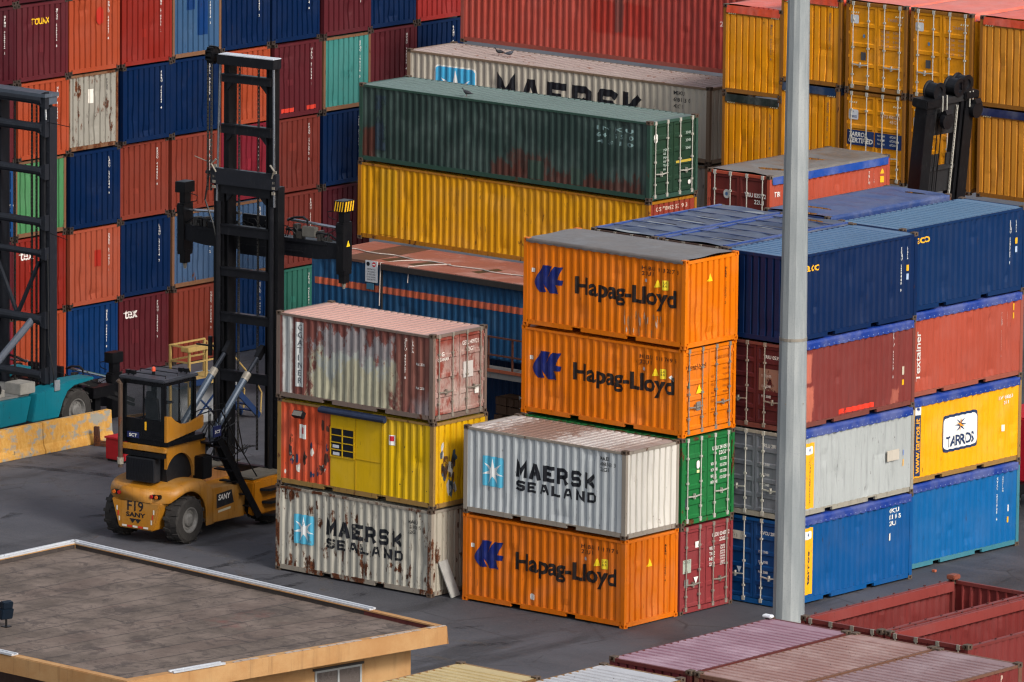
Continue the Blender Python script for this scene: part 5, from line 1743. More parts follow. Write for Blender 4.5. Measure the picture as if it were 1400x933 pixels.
MB().lathe([(2.0, 0.06), (2.09, 0.06), (2.13, 0.03)], (-0.05, -0.2, 0), 10, 'z').build('beacon', simple('beacon_lens', '#d2563c', 0.25, 0.2), rf)
for x in (-0.62, -0.42, 0.45, 0.66):
    MB().box(x - 0.07, x + 0.07, -0.75 if x < 0 else 0.45, -0.65 if x < 0 else 0.55, 1.94, 2.06).box(x - 0.01, x + 0.01, -0.71 if x < 0 else 0.49, -0.69 if x < 0 else 0.51, 1.89, 1.95).build('work_lamp', CAR, rf)
b = MB()
for y in (-0.6, 0.0, 0.6):
    b.tube([(-0.7, y, 1.90), (-0.7, y, 1.98), (0.7, y, 1.98), (0.7, y, 1.90)], 0.014, 5)
b.build('roof_guard', CAR, rf)
# yellow side skirts of the cab
b = MB()
b.prism([(-0.80, 0.0), (0.95, 0.20), (1.05, 0.28), (1.05, 0.60), (0.55, 0.48), (0.25, 0.44), (-0.10, 0.48), (-0.38, 0.62), (-0.55, 0.76), (-0.80, 0.80)], 0.80, 0.90, 'yz')
b.build('side_skirt', SANY, cab, bevel=0.01)
b = MB()
b.prism([(-0.80, 0.0), (0.9, 0.2), (0.9, 0.5), (-0.5, 0.6), (-0.80, 0.80)], -0.90, -0.80, 'yz')
b.build('side_skirt', SANY, cab, bevel=0.01)
MB().box(-0.60, -0.15, -0.785, -0.775, 0.02, 0.20).build('name_plate', ink('#1c2452'), cab)
for i, (o, ux) in enumerate((((-0.52, -0.79, 0.06), (1, 0, 0)),)):
    flat_text(cab, 'SCT', 0.09, o, ux, (0, 0, 1), WHITE, bold=0.03, width=0.30)
MB().box(0.06, 0.12, -0.785, -0.775, 0.30, 0.55).build('sticker', YEL, cab)
# exhaust stack
MB().tube([(-0.74, -0.98, 2.2), (-0.74, -0.98, 4.75), (-0.80, -1.05, 4.86)], 0.07, 10).build('exhaust_pipe', paint('#4a3c33', 230, 0.35, 0.4, 0.4, 0.6), tr)
MB().lathe([(2.3, 0.10), (2.5, 0.10)], (-0.74, -0.98, 0), 12, 'z').build('exhaust_clamp', GALVD, tr)
# stairs on the right-hand side
b = MB()
for y in (0.0, 0.34):
    b.bar((1.72 - 0.9 * y, 2.72, 0.40), (1.12 - 0.5 * y, 1.48, 2.90), 0.08, 0.20)
b.build('stair_stringer', BLK, tr)
for k in range(6):
    f_ = (k + 0.6) / 6
    MB().box(0.90 - 0.3 * f_, 1.66 - 0.50 * f_, 2.60 - 1.20 * f_ - 0.12, 2.60 - 1.20 * f_ + 0.10, 0.50 + 2.3 * f_, 0.54 + 2.3 * f_).build('stair_tread', BLK2, tr)
for off_ in (0.0, -0.75):
    MB().tube([(1.42 + off_ * 0.8, 2.95, 0.9), (1.42 + off_ * 0.8, 3.05, 1.5), (1.15 + off_ * 0.6, 2.4, 2.6), (0.98 + off_ * 0.5, 1.75, 3.75), (0.98 + off_ * 0.5, 1.2, 3.78), (0.98 + off_ * 0.3, 0.6, 3.75)], 0.02, 6).build('handrail', CAR, tr)
for y, z in ((1.2, 2.95), (1.7, 2.95), (2.1, 2.6), (2.6, 1.8)):
    MB().tube([(0.98, y, z - 0.3), (0.99, y, z + 0.75)], 0.018, 6).build('handrail', CAR, tr)
MB().box(0.55, 1.05, 1.05, 2.0, 2.80, 2.86).build('platform', BLK2, tr)
MB().box(0.98, 1.02, 1.35, 1.72, 2.95, 3.28).build('name_plate', ink('#1c2452'), tr)
flat_text(tr, 'SCT', 0.09, (1.024, 1.40, 3.06), (0, 1, 0), (0, 0, 1), WHITE, bold=0.03, width=0.28)
for k in range(5):
    x = 0.15 + 0.16 * k
    MB().tube([(x, 1.5 + 0.08 * k, 2.3), (x + 0.05, 1.8 + 0.1 * k, 2.9 + 0.18 * (k % 3)), (x - 0.02, 2.3 + 0.15 * k, 3.2 + 0.1 * (k % 2)), (x - 0.08, 2.9 + 0.1 * k, 2.7 - 0.15 * k), (x - 0.12, 3.6, 1.9 + 0.1 * k), (x * 0.6, 4.2, 2.2)], 0.02, 5).build('hose', HOSE, tr)
for y0, z0 in ((1.25, 2.95), (1.75, 2.95)):
    MB().tube([(0.9, y0, z0), (0.9, y0, z0 + 0.95), (0.9, y0 + 0.32, z0 + 0.95), (0.9, y0 + 0.32, z0)], 0.018, 5).build('guard_hoop', CAR, tr)
# tilt cylinders to the mast
for s in (-1, 1):
    x = s * 0.62
    MB().tube([(x, 1.3, 2.45), (x, 3.55, 4.50)], 0.11, 12).build('tilt_cylinder', simple('cylinder_blue_grey', '#46515f', 0.3, 0.3, 0.2), tr)
    MB().tube([(x, 3.4, 4.36), (x, 3.6, 4.545)], 0.122, 12).build('cylinder_head', GALVD, tr)
    MB().tube([(x, 3.55, 4.50), (x, 4.25, 5.10)], 0.07, 10).build('piston_rod', simple('dark_rod', '#2c3038', 0.3, 0.2, 0.5), tr)
    MB().bar((x, 4.1, 4.95), (x, 4.4, 5.25), 0.16, 0.2).build('cylinder_bracket', BLK, tr)
m = mast(tr, 4.55, 14.1, 1.02, [(1.45, 0.24), (4.25, 0.34), (6.05, 0.30), (7.45, 0.28), (8.75, 0.32), (10.05, 0.40), (11.85, 0.30), (13.40, 0.26)], 10.2)
ch_ = MB().box(-1.06, 1.06, -0.34, 0.10, 13.80, 14.10).build('crosshead', BLK2, m, bevel=0.015)
MB().box(-1.0, 1.06, -0.33, 0.09, 14.10, 14.125).build('top_plate', simple('pale_top', '#b9bdc6', 0.3, 0.3), ch_)  # added pale sheet paints the white reflection on the crosshead's top face
b = MB()
b.lathe([(-0.10, 0.26), (-0.10, 0.20), (0.10, 0.20), (0.10, 0.26)], (-1.32, -0.18, 14.05), 20, 'x')
for k in range(12):
    a = 2 * math.pi * k / 12
    b.bar((-1.43, -0.18 + 0.25 * math.cos(a), 14.05 + 0.25 * math.sin(a)), (-1.21, -0.18 + 0.25 * math.cos(a), 14.05 + 0.25 * math.sin(a)), 0.05)
b.box(-1.25, -0.95, -0.22, -0.14, 14.0, 14.1)
b.build('hose_reel', BLK, m)
for x in (-1.40, -1.27, -0.42, 0.30):
    chain(m, x, -0.30 if x < -1 else -0.02, 9.9 if x < -1 else 2.0, 13.9)
MB().tube([(-1.35, -0.3, 10.4), (-1.5, -0.3, 9.6), (-1.2, -0.3, 8.9), (-1.0, -0.3, 8.2)], 0.03, 6).build('hose', HOSE, m)
MB().tube([(-1.9, -0.3, 10.9), (-1.3, -0.3, 10.75)], 0.015, 5).build('guide_arm', GALVD, m)
MB().tube([(-1.8, -0.3, 5.1), (-1.1, -0.3, 5.1)], 0.03, 6).box(-1.32, -1.22, -0.36, -0.26, 4.8, 5.4).build('guide_arm', BLK, m)
b = MB()
b.box(-1.25, 1.2, -0.36, -0.14, 10.12, 10.62)
b.box(-1.5, -1.2, -0.32, -0.2, 10.40, 10.50)
b.build('outer_mast_head', simple('dark_grey_steel', '#191b22', 0.42, 0.35), m, bevel=0.02)
for s in (-1, 1):
    b = MB()
    for k in range(5):
        b.box(s * 1.12 - 0.05, s * 1.12 + 0.05, -0.40 + 0.02 * k, -0.34 + 0.02 * k, 10.0 + 0.16 * k, 10.08 + 0.16 * k)
    b.tube([(s * 1.05, -0.36, 10.5), (s * 1.18, -0.42, 10.75), (s * 1.02, -0.40, 10.9)], 0.03, 6)
    b.build('fitting', GALVD, m)
spreader(tr, 5.25, 8.38, 3.0)

# teal fork truck at the left edge, mast and bonnet in view, spreader lowered in front
te = thing('container_fork_truck', 'teal fork truck with grey mast cut by the left frame edge', 'fork truck', (-26.72, 11.8, 0), 0)
TEAL = paint('#0e6574', 240, 0.06, 0.35, 0.4, 0.5)
for s in (-1, 1):
    wheel(te, s * 1.42, -0.05, 0.72, 0.72, 0.55, s)
    wheel(te, s * 1.25, -4.6, 0.62, 0.62, 0.45, s)
b = MB()
b.prism([(-4.6, 0.55), (-2.25, 0.62), (-2.0, 1.42), (-4.6, 1.42)], 0.4, 1.52, 'yz')
b.prism([(-4.6, 0.55), (-2.25, 0.62), (-2.0, 1.42), (-4.6, 1.42)], -1.52, -0.4, 'yz')
b.build('side_box', TEAL, te, bevel=0.02)
for s in (-1, 1):
    b = MB()
    x0, x1 = sorted((s * 1.02, s * 1.70))
    b.prism([(-2.15, 0.62), (-0.92, 0.62), (-0.72, 1.10), (-0.50, 1.42), (-0.20, 1.56), (0.72, 1.64), (0.72, 1.72), (-0.35, 1.74), (-1.95, 1.50)], x0, x1, 'yz')
    b.build('mudguard', TEAL, te, bevel=0.02)
MB().box(-1.35, 1.35, -4.6, -1.0, 1.43, 1.50).build('deck', simple('dusty_deck', '#6f6f6c', 0.7, 0.4), te)
MB().box(0.75, 1.45, -2.45, -1.75, 1.50, 1.86).build('battery_box', simple('pale_box', '#8f8c85', 0.6, 0.4), te, bevel=0.02)
MB().box(0.9, 1.3, -3.4, -3.0, 1.50, 1.75).build('battery_box', simple('pale_box', '#8f8c85', 0.6, 0.4), te, bevel=0.02)
MB().lathe([(-0.5, 0.24), (0.5, 0.24)], (1.1, -3.7, 1.75), 14, 'y').build('air_tank', CAR, te)
MB().box(1.70, 1.74, -1.15, -0.90, 1.50, 1.85).bar((1.6, -1.0, 1.6), (1.72, -1.0, 1.7), 0.03).build('mirror', simple('mirror', '#7d8288', 0.2, 0.3), te, bevel=0.01)
mt = mast(te, -0.75, 10.9, 1.16, [(10.85, 0.30), (9.95, 0.30), (8.55, 0.27), (6.9, 0.27), (5.9, 0.22), (3.75, 0.30), (1.95, 0.28)], 10.6, True, GREY)
MB().box(-1.3, 1.35, -0.46, 0.2, 10.95, 11.06).box(-1.2, 1.3, -0.40, 0.15, 10.70, 10.95).build('crosshead', simple('teal_grey', '#4a525d', 0.45, 0.4), mt)
for s in (-1, 1):
    MB().bar((s * 0.95, -0.30, 5.6), (0.0, -0.30, 3.8), 0.12, 0.08).build('brace', GREY, mt)
    MB().tube([(s * 0.75, -2.3, 2.35), (s * 0.75, -0.35, 3.75)], 0.12, 10).build('tilt_cylinder', simple('cylinder_grey', '#4e545e', 0.35, 0.3), mt)
for x in (-0.40, 0.35, 0.55):
    chain(mt, x, 0.0, 1.5, 10.6)
MB().tube([(1.32, -0.3, 5.9), (1.4, -0.35, 4.5), (1.45, -0.4, 3.0), (1.6, -0.3, 2.0), (1.5, -0.2, 1.4)], 0.02, 5).build('hose', HOSE, mt)
MB().tube([(1.3, -0.3, 10.15), (2.3, -0.3, 10.10)], 0.012, 5).build('guide_arm', BLK, mt)
MB().tube([(1.3, -0.3, 6.6), (2.2, -0.3, 6.45)], 0.012, 5).build('guide_arm', BLK, mt)
b = MB()
b.box(-1.5, 1.5, 1.0, 1.25, 0.5, 1.1)
b.box(1.3, 1.7, 0.7, 1.7, 1.0, 1.35)
b.bar((1.2, 0.8, 1.5), (1.9, 2.4, 0.75), 0.12)
b.bar((1.5, 0.9, 1.2), (1.9, 2.4, 0.6), 0.10)
b.build('carriage', BLK, te)
spreader(te, 2.8, 1.1, 3.0, False).location = (-2.34, 2.8, 0.62)

# mast of another truck standing behind the right-hand block
m3_ = thing('mast_truck', 'dark leaning fork truck mast with pulleys in front of amber doors', 'fork truck', (-1.22, 24.5, 0.25), R(90))
m3_.rotation_euler = (0, 0, R(0))
mm = thing('mast', None, None, (0, 0, 0))
mm.parent = m3_
mm.rotation_euler = (0, R(5.5), 0)
DM = simple('mast_dark', '#0f0f12', 0.5, 0.3, 0, 2, spec=0.25)
for s in (-1, 1):
    b = MB()
    b.box(-0.25, 0.22, s * 1.0 - 0.15, s * 1.0 + 0.15, 0.5, 11.75)
    b.box(0.22, 0.26, s * 1.0 - 0.22, s * 1.0 + 0.22, 0.5, 11.5)
    b.box(-0.20, 0.18, s * 0.72 - 0.07, s * 0.72 + 0.07, 0.5, 11.9)
    b.build('rail', DM, mm)
GP = simple('mast_grey_plate', '#242426', 0.5, 0.35, 0, 2)
for q_ in ((0.02, 0.08, -0.65, 0.65, 10.75, 11.75), (0.02, 0.08, -0.65, 0.65, 8.9, 9.75), (0.02, 0.08, -0.65, -0.10, 9.75, 10.12), (0.02, 0.08, 0.28, 0.65, 9.75, 10.12), (0.08, 0.14, -0.65, 0.65, 9.62, 9.74), (-0.25, 0.2, -1.15, 1.15, 11.75, 11.95), (0.02, 0.08, -0.65, 0.65, 6.5, 8.0)):
    MB().box(*q_).build('plate', GP, mm)
for y, z, r_ in ((-0.62, 12.18, 0.30), (0.42, 12.22, 0.30), (0.80, 12.28, 0.30)):
    b = MB()
    b.lathe([(-0.22, 0.04), (-0.22, r_), (-0.18, r_), (-0.16, r_ * 0.85), (0.16, r_ * 0.85), (0.18, r_), (0.22, r_), (0.22, r_ * 0.55), (0.17, r_ * 0.5), (0.17, 0.04)], (0.02, y, z), 22, 'x')
    b.build('pulley', simple('pulley_black', '#0e0f14', 0.4, 0.3), mm)
for y, z in ((-0.28, 11.25), (1.22, 11.45)):
    b = MB()
    b.lathe([(-0.08, 0.10), (-0.08, 0.26), (0.08, 0.26), (0.08, 0.10)], (0.35, y, z), 18, 'x')
    b.bar((0.1, y, z + 0.1), (0.42, y, z + 0.3), 0.3, 0.16)
    b.build('roller', simple('pulley_black', '#0e0f14', 0.4, 0.3), mm)
MB().box(-0.3, 0.3, -1.3, -0.5, 11.7, 11.98).build('crosshead', DM, mm, bevel=0.03)
MB().box(-0.3, 0.3, 0.7, 1.4, 11.8, 12.05).build('crosshead', DM, mm, bevel=0.03)
for y in (-0.42, -0.20, 0.98, 1.14):
    MB().tube([(0.27, y, 11.55), (0.27, y - 0.06, 12.05)], 0.025, 6).build('bolt', GALV, mm)
chain(mm, 0.16, 0.48, 7.0, 11.6, mat=GALV)
for y in (-0.45, -0.25):
    MB().tube([(0.16, y, 7.0), (0.16, y, 11.6)], 0.018, 5).build('cable', BLK, mm)
for y in (1.25, 1.36):
    MB().tube([(0.0, y, 6.5), (0.05, y, 11.5)], 0.014, 5).build('cable', HOSE, mm)
b = MB()
b.box(-3.6, 0.3, -1.2, 1.2, 0.6, 2.2)
b.build('chassis', paint('#8a5a14', 241, 0.1, 0.3, 0.4), m3_, bevel=0.05)
for x in (-3.0, -0.3):
    for s in (-1, 1):
        wh = wheel(m3_, x, s * 1.15, 0.7, 0.7, 0.45, 1)
        wh.rotation_euler = (0, 0, R(90) * s)

# ------------------------------------------------------------------ lamp mast
lp = thing('lamp_mast', 'tall pale grey faceted lamp mast standing in front of the right stacks', 'lamp mast', (13.55, -0.47, 0))
pm_ = NT('galvanised_mast')
n1 = pm_.noise(3, 6, 0.6, (1, 1, 0.12), (0, 0, 0))
n2 = pm_.noise(26, 4, 0.6)
cc = pm_.mix(pm_.ramp(n1, 0.35, 0.7), lin('#7d8385'), lin('#969a9a'))
cc = pm_.mix(pm_.ramp(n2, 0.5, 0.75, 0, 0.35), cc, lin('#666d70'))
pm_.bump(n2, 0.004, 0.4)
pm_.out(cc, 0.55, 0.1, 0.4)
b = MB()
zs = [0, 8.4]
N16 = 12


def ringpole(z):
    r = 0.455 - 0.0078 * z
    return [(r * math.cos(2 * math.pi * (k + 0.5) / N16), r * math.sin(2 * math.pi * (k + 0.5) / N16), z) for k in range(N16)]


def polesec(z0, z1, grow=0.0):
    b = MB()
    r0 = [tuple(c_ * (1 + grow) if i < 2 else c_ for i, c_ in enumerate(p)) for p in ringpole(z0)]
    r1 = [tuple(c_ * (1 + grow) if i < 2 else c_ for i, c_ in enumerate(p)) for p in ringpole(z1)]
    a = [b.pt(p) for p in r0]
    c_ = [b.pt(p) for p in r1]
    for k in range(N16):
        b.f.append([a[k], a[(k + 1) % N16], c_[(k + 1) % N16], c_[k]])
    b.f += [a[::-1], c_]
    return b


polesec(0, 9.4, 0.012).build('shaft_section', pm_.m, lp)
polesec(9.4, 19.0).build('shaft_section', pm_.m, lp)
polesec(19.0, 28.0, -0.012).build('shaft_section', pm_.m, lp)
MB().lathe([(0.0, 0.62), (0.05, 0.62), (0.05, 0.46)], (0, 0, 0), 16, 'z').build('base_flange', GALVD, lp)
for k in range(8):
    a = R(-90 + 45 * k)
    MB().box(0.53 * math.cos(a) - 0.03, 0.53 * math.cos(a) + 0.03, 0.53 * math.sin(a) - 0.03, 0.53 * math.sin(a) + 0.03, 0.05, 0.12).build('anchor_bolt', GALVD, lp)
MB().lathe([(9.36, 0.392), (9.44, 0.392)], (0, 0, 0), 24, 'z').build('weld_collar', GALVD, lp)
for a in (-80, 0):
    MB().lathe([(0.375, 0.02), (0.40, 0.02)], (0, 0, 7.6), 8, 'x').build('bolt', GALVD, lp).rotation_euler = (0, 0, R(a))

# ------------------------------------------------------------------ painted concrete barrier
ba = thing('concrete_barrier', 'low concrete barrier wall with flaking yellow paint beside the teal truck', 'barrier wall', (-23.55, 8.0, 0), R(-0.5))
bm_ = NT('flaking_yellow_concrete')
n1 = bm_.noise(1.3, 8, 0.7, (1, 1, 1.6), (3, 0, 0))
n2 = bm_.noise(7, 6, 0.7, (1, 1, 0.5), (5, 0, 0))
cc = bm_.mix(bm_.ramp(n2, 0.35, 0.7), lin('#b5823a'), lin('#c69a52'))
cc = bm_.mix(bm_.ramp(n1, 0.50, 0.58), cc, lin('#8d8a80'))
cc = bm_.mix(bm_.ramp(n2, 0.62, 0.68), cc, lin('#6a5a40'))
bm_.bump(n2, 0.02, 0.6)
bm_.out(cc, 0.8, None, 0.3)
for k, (y0, y1) in enumerate(((-9.0, -3.0), (-2.98, 0.42), (0.44, 3.62))):
    b = MB()
    b.prism([(-0.26, 0), (0.26, 0), (0.24, 0.12), (0.16, 0.30), (0.11, 0.98), (-0.11, 0.98), (-0.16, 0.30), (-0.24, 0.12)], y0, y1, 'xz')
    b.build('barrier_block', bm_.m, ba, bevel=0.015)

# ------------------------------------------------------------------ flat-roofed hut in the foreground
hut = thing('flat_roofed_hut', 'ochre hut with dark felt roof and pale metal edging, lower left', 'building', (7.0, -21.0, 0))
Q = [Vector((0.13 - 7, -15.29 + 21)), Vector((14.88 - 7, -16.74 + 21)), Vector((13.26 - 7, -27.38 + 21)), Vector((0.14 - 7, -26.75 + 21))]
OCH = NT('ochre_plaster')
n1 = OCH.noise(0.8, 6, 0.65)
n2 = OCH.noise(1.0, 5, 0.65, (5, 5, 0.4), (2, 0, 0))
cc = OCH.mix(OCH.ramp(n1, 0.35, 0.7), lin('#a0764a'), lin('#ad885c'))
cc = OCH.mix(OCH.ramp(n2, 0.52, 0.75, 0, 0.5), cc, lin('#6e5438'))
n3 = OCH.noise(30, 4, 0.6)
OCH.bump(n3, 0.008, 0.6)
OCH.out(cc, 0.8, None, 0.3)
zt, fh = 4.0, 0.46


def lerp2(a, b_, t_):
    return a + (b_ - a) * t_


def inset(d):
    c_ = sum(Q, Vector((0, 0))) / 4
    return [q + Vector((math.copysign(d, c_.x - q.x), math.copysign(d, c_.y - q.y))) for q in Q]


def ringslab(outer, inner, z0, z1):
    b = MB()
    for k in range(4):
        j = (k + 1) % 4
        o0, o1, i0, i1 = outer[k], outer[j], inner[k], inner[j]
        b.face([(o0.x, o0.y, z0), (o1.x, o1.y, z0), (o1.x, o1.y, z1), (o0.x, o0.y, z1)])
        b.face([(i0.x, i0.y, z0), (i1.x, i1.y, z0), (i1.x, i1.y, z1), (i0.x, i0.y, z1)])
        b.face([(o0.x, o0.y, z1), (o1.x, o1.y, z1), (i1.x, i1.y, z1), (i0.x, i0.y, z1)])
        b.face([(o0.x, o0.y, z0), (o1.x, o1.y, z0), (i1.x, i1.y, z0), (i0.x, i0.y, z0)])
    return b


ringslab(Q, inset(0.235), zt - fh, zt).build('fascia', OCH.m, hut, bevel=0.02)
I = inset(0.235)
b = MB()
b.face([(q.x, q.y, zt - 0.15) for q in I])
b.face([(q.x, q.y, zt - fh + 0.02) for q in I])
b.build('roof_slab', simple('felt_under', '#3a3331', 0.85, 0.4), hut)
FELT = []
for k in range(2):
    t = NT('roofing_felt')
    n1 = t.noise(0.55, 9, 0.72, (1.0, 1.0, 1), (0, 0, 0))
    n2 = t.noise(1.5, 10, 0.76, (1.0, 1.0, 1), (0, 2, 0), dist=0.8)
    n3 = t.noise(40, 3, 0.6)
    cc = t.mix(t.ramp(n1, 0.35, 0.68), lin(('#50463f', '#584b44')[k]), lin('#71645c'))
    cc = t.mix(t.ramp(n2, 0.50, 0.60, 0, 0.7), cc, lin('#3e3633'))
    n4 = t.noise(0.4, 6, 0.65, (1, 1, 1), (9, k, 0))
    cc = t.mix(t.ramp(n4, 0.60, 0.72, 0, 0.5), cc, lin('#6b3a34'))
    t.bump(t.math('ADD', n3, n2), 0.012, 0.6)
    FELT.append(t.out(cc, 0.8, None, 0.3))
NS = 14
for k in range(NS):
    a0, a1 = k / NS, (k + 1) / NS + 0.012
    p0, p1 = lerp2(I[0], I[1], a0), lerp2(I[0], I[1], min(1, a1))
    p3, p2 = lerp2(I[3], I[2], a0), lerp2(I[3], I[2], min(1, a1))
    b = MB()
    zz = zt - 0.142
    e0, e1 = zz + 0.010, zz + 0.001
    v_ = [b.pt((p0.x, p0.y, e0)), b.pt((p1.x, p1.y, e1)), b.pt((p2.x, p2.y, e1)), b.pt((p3.x, p3.y, e0))]
    w_ = [b.pt((p0.x, p0.y, zz - 0.02)), b.pt((p3.x, p3.y, zz - 0.02))]
    b.f += [v_, [v_[0], v_[3], w_[1], w_[0]]]
    b.build('felt_strip', FELT[1 if k in (3, 8, 11) else 0], hut)
    dv = (p1 - p0).normalized() * 0.022
    MB().face([(p0.x - dv.x * 0.3, p0.y - dv.y * 0.3, e0 + 0.003), (p0.x + dv.x, p0.y + dv.y, e0 + 0.003), (p3.x + dv.x, p3.y + dv.y, e0 + 0.003), (p3.x - dv.x * 0.3, p3.y - dv.y * 0.3, e0 + 0.003)]).build('lap_seam', simple('tar', '#332e2e', 0.7, 0.4), hut)
    for q_ in range(1 if k % 2 else 0):
        tt = rnd.uniform(0.05, 0.95)
        c0, c1 = lerp2(p0, p3, tt), lerp2(p1, p2, tt)
        dw = (p3 - p0).normalized() * 0.03
        MB().face([(c0.x, c0.y, e0 + 0.004), (c1.x, c1.y, e1 + 0.004), (c1.x + dw.x, c1.y + dw.y, e1 + 0.004), (c0.x + dw.x, c0.y + dw.y, e0 + 0.004)]).build('lap_seam', simple('tar', '#332e2e', 0.7, 0.4), hut)
# metal edging, in lengths, on the two far edges and parts of the near ones
ALU = simple('aluminium_edging', '#c4c7cc', 0.4, 0.25, 0.3, 3)


def edging(a, c_, t0, t1, n, inn):
    for k in range(n):
        p = lerp2(a, c_, t0 + (t1 - t0) * k / n)
        q = lerp2(a, c_, t0 + (t1 - t0) * (k + 1) / n - 0.0015)
        d = (q - p).normalized()
        nn = Vector((-d.y, d.x)) * inn
        b = MB()
        for o0, o1, z0, z1 in ((-0.02, 0.06, zt + 0.004, zt + 0.055), (0.06, 0.16, zt + 0.004, zt + 0.020), (0.16, 0.22, zt + 0.004, zt + 0.05)):
            pts = [p + nn * o0, q + nn * o0, q + nn * o1, p + nn * o1]
            lo = [b.pt((x.x, x.y, z0)) for x in pts]
            hi = [b.pt((x.x, x.y, z1)) for x in pts]
            b.f += [lo[::-1], hi] + [[lo[i], lo[(i + 1) % 4], hi[(i + 1) % 4], hi[i]] for i in range(4)]
        b.build('edge_trim', ALU, hut)


edging(Q[0], Q[1], 0.0, 0.815, 5, -1)
edging(Q[0], Q[3], 0.0, 1.0, 4, 1)
edging(Q[3], Q[2], 0.05, 0.68, 2, 1)
edging(Q[2], Q[1], 0.14, 0.30, 1, 1)
b = MB()
p, q = lerp2(I[0], I[1], 0.81), I[1]
b.face([(p.x, p.y - 0.004, zt - 0.14), (q.x, q.y - 0.004, zt - 0.14), (q.x, q.y - 0.004, zt + 0.01), (p.x, p.y - 0.004, zt + 0.01)])
b.build('upstand', simple('red_upstand', '#5a2420', 0.8, 0.4), hut)
for p, q, dx, dy in ((I[0], lerp2(I[0], I[1], 0.81), 0, -0.004), (I[0], I[3], 0.004, 0)):
    MB().face([(p.x + dx, p.y + dy, zt - 0.14), (q.x + dx, q.y + dy, zt - 0.14), (q.x + dx, q.y + dy, zt - 0.002), (p.x + dx, p.y + dy, zt - 0.002)]).build('upstand', simple('felt_upstand', '#3a322f', 0.85, 0.4), hut)
Wq = [Q[0] + Vector((0.8, -0.55)), Q[1] + Vector((-0.88, -0.45)), Q[2] + Vector((-0.85, 0.9)), Q[3] + Vector((0.8, 0.9))]
names = []
for k in range(4):
    j = (k + 1) % 4
    b = MB()
    a, c_ = Wq[k], Wq[j]
    b.face([(a.x, a.y, 0), (c_.x, c_.y, 0), (c_.x, c_.y, zt - fh + 0.02), (a.x, a.y, zt - fh + 0.02)])
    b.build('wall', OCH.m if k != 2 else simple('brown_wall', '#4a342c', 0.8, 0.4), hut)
a, c_ = Wq[1], Wq[2]
d = (c_ - a).normalized()
nn = Vector((-d.y, d.x))
if nn.x < 0:
    nn = -nn
wb = lerp2(a, c_, 0.0)
win = thing('window', None, None, (0, 0, 0))
win.parent = hut


def wbox(s0, s1, z0, z1, o0, o1):
    b = MB()
    pts = [a + d * s0 + nn * o0, a + d * s1 + nn * o0, a + d * s1 + nn * o1, a + d * s0 + nn * o1]
    lo = [b.pt((x.x, x.y, z0)) for x in pts]
    hi = [b.pt((x.x, x.y, z1)) for x in pts]
    b.f += [lo[::-1], hi] + [[lo[i], lo[(i + 1) % 4], hi[(i + 1) % 4], hi[i]] for i in range(4)]
    return b


WF = simple('aluminium_frame', '#9a9c9c', 0.5, 0.2)
S0, S1, Z0, Z1 = 1.68, 3.25, 1.9, 3.16
for s0, s1, z0, z1 in ((S0, S1, Z1 - 0.06, Z1), (S0, S1, Z0, Z0 + 0.06), (S0, S0 + 0.06, Z0 + 0.06, Z1 - 0.06), (S1 - 0.06, S1, Z0 + 0.06, Z1 - 0.06), ((S0 + S1) / 2 - 0.03, (S0 + S1) / 2 + 0.03, Z0 + 0.06, Z1 - 0.06)):
    wbox(s0, s1, z0, z1, -0.02, 0.03).build('frame', WF, win)
for s0, s1 in ((S0 + 0.06, (S0 + S1) / 2 - 0.03), ((S0 + S1) / 2 + 0.03, S1 - 0.06)):
    wbox(s0, s1, Z0 + 0.06, Z1 - 0.06, 0.004, 0.010).build('pane', simple('dusty_glass', '#5c5450', 0.25, 0.3), win)
wbox(S0 - 0.06, S1 + 0.06, Z1, Z1 + 0.06, 0.0, 0.05).build('lintel', simple('dark_gutter', '#2c2725', 0.6, 0.4, 0, 4), win)

for k in range(26):
    f0, f1 = 0.30 + 0.70 * k / 26, 0.30 + 0.70 * (k + 1) / 26 - 0.004
    if rnd.random() < 0.22:
        continue
    p, q = lerp2(Q[2], Q[1], f0), lerp2(Q[2], Q[1], f1)
    w0 = rnd.uniform(0.05, 0.16)
    MB().prism([(p.x - 0.012, p.y), (q.x - 0.012, q.y), (q.x - 0.012 - w0, q.y), (p.x - 0.012 - rnd.uniform(0.05, 0.16), p.y)], zt + 0.004, zt + 0.018).build('coping_fragment', simple('pale_coping', '#a3958a', 0.8, 0.4), hut)

fl = thing('floodlight', 'small black floodlight on a short post above the felt roof', 'floodlight', (6.05, -24.25, 3.87))
b = MB()
b.tm = Matrix.Translation((0, 0, 0.45)) @ Matrix.Rotation(R(78), 4, 'Z') @ Matrix.Rotation(R(14), 4, 'X')
b.box(-0.19, 0.19, -0.09, 0.09, -0.24, 0.05)
b.box(-0.16, 0.16, -0.07, 0.10, 0.05, 0.24)
b.build('lamp_housing', simple('lamp_black', '#0f1a26', 0.5, 0.3, spec=0.2), fl, bevel=0.02)
b = MB()
b.tm = Matrix.Translation((0, 0, 0.45)) @ Matrix.Rotation(R(78), 4, 'Z') @ Matrix.Rotation(R(14), 4, 'X')
for k in range(5):
    b.box(-0.16 + 0.07 * k, -0.14 + 0.07 * k, 0.09, 0.13, -0.2, 0.2)
b.build('cooling_fin', simple('lamp_black', '#0f1a26', 0.5, 0.3, spec=0.2), fl)
MB().tube([(0, 0, 0), (0, 0, 0.30)], 0.03, 8).build('post', BLK, fl)
MB().box(-0.1, 0.1, -0.1, 0.1, 0.0, 0.02).build('foot_plate', BLK, fl)

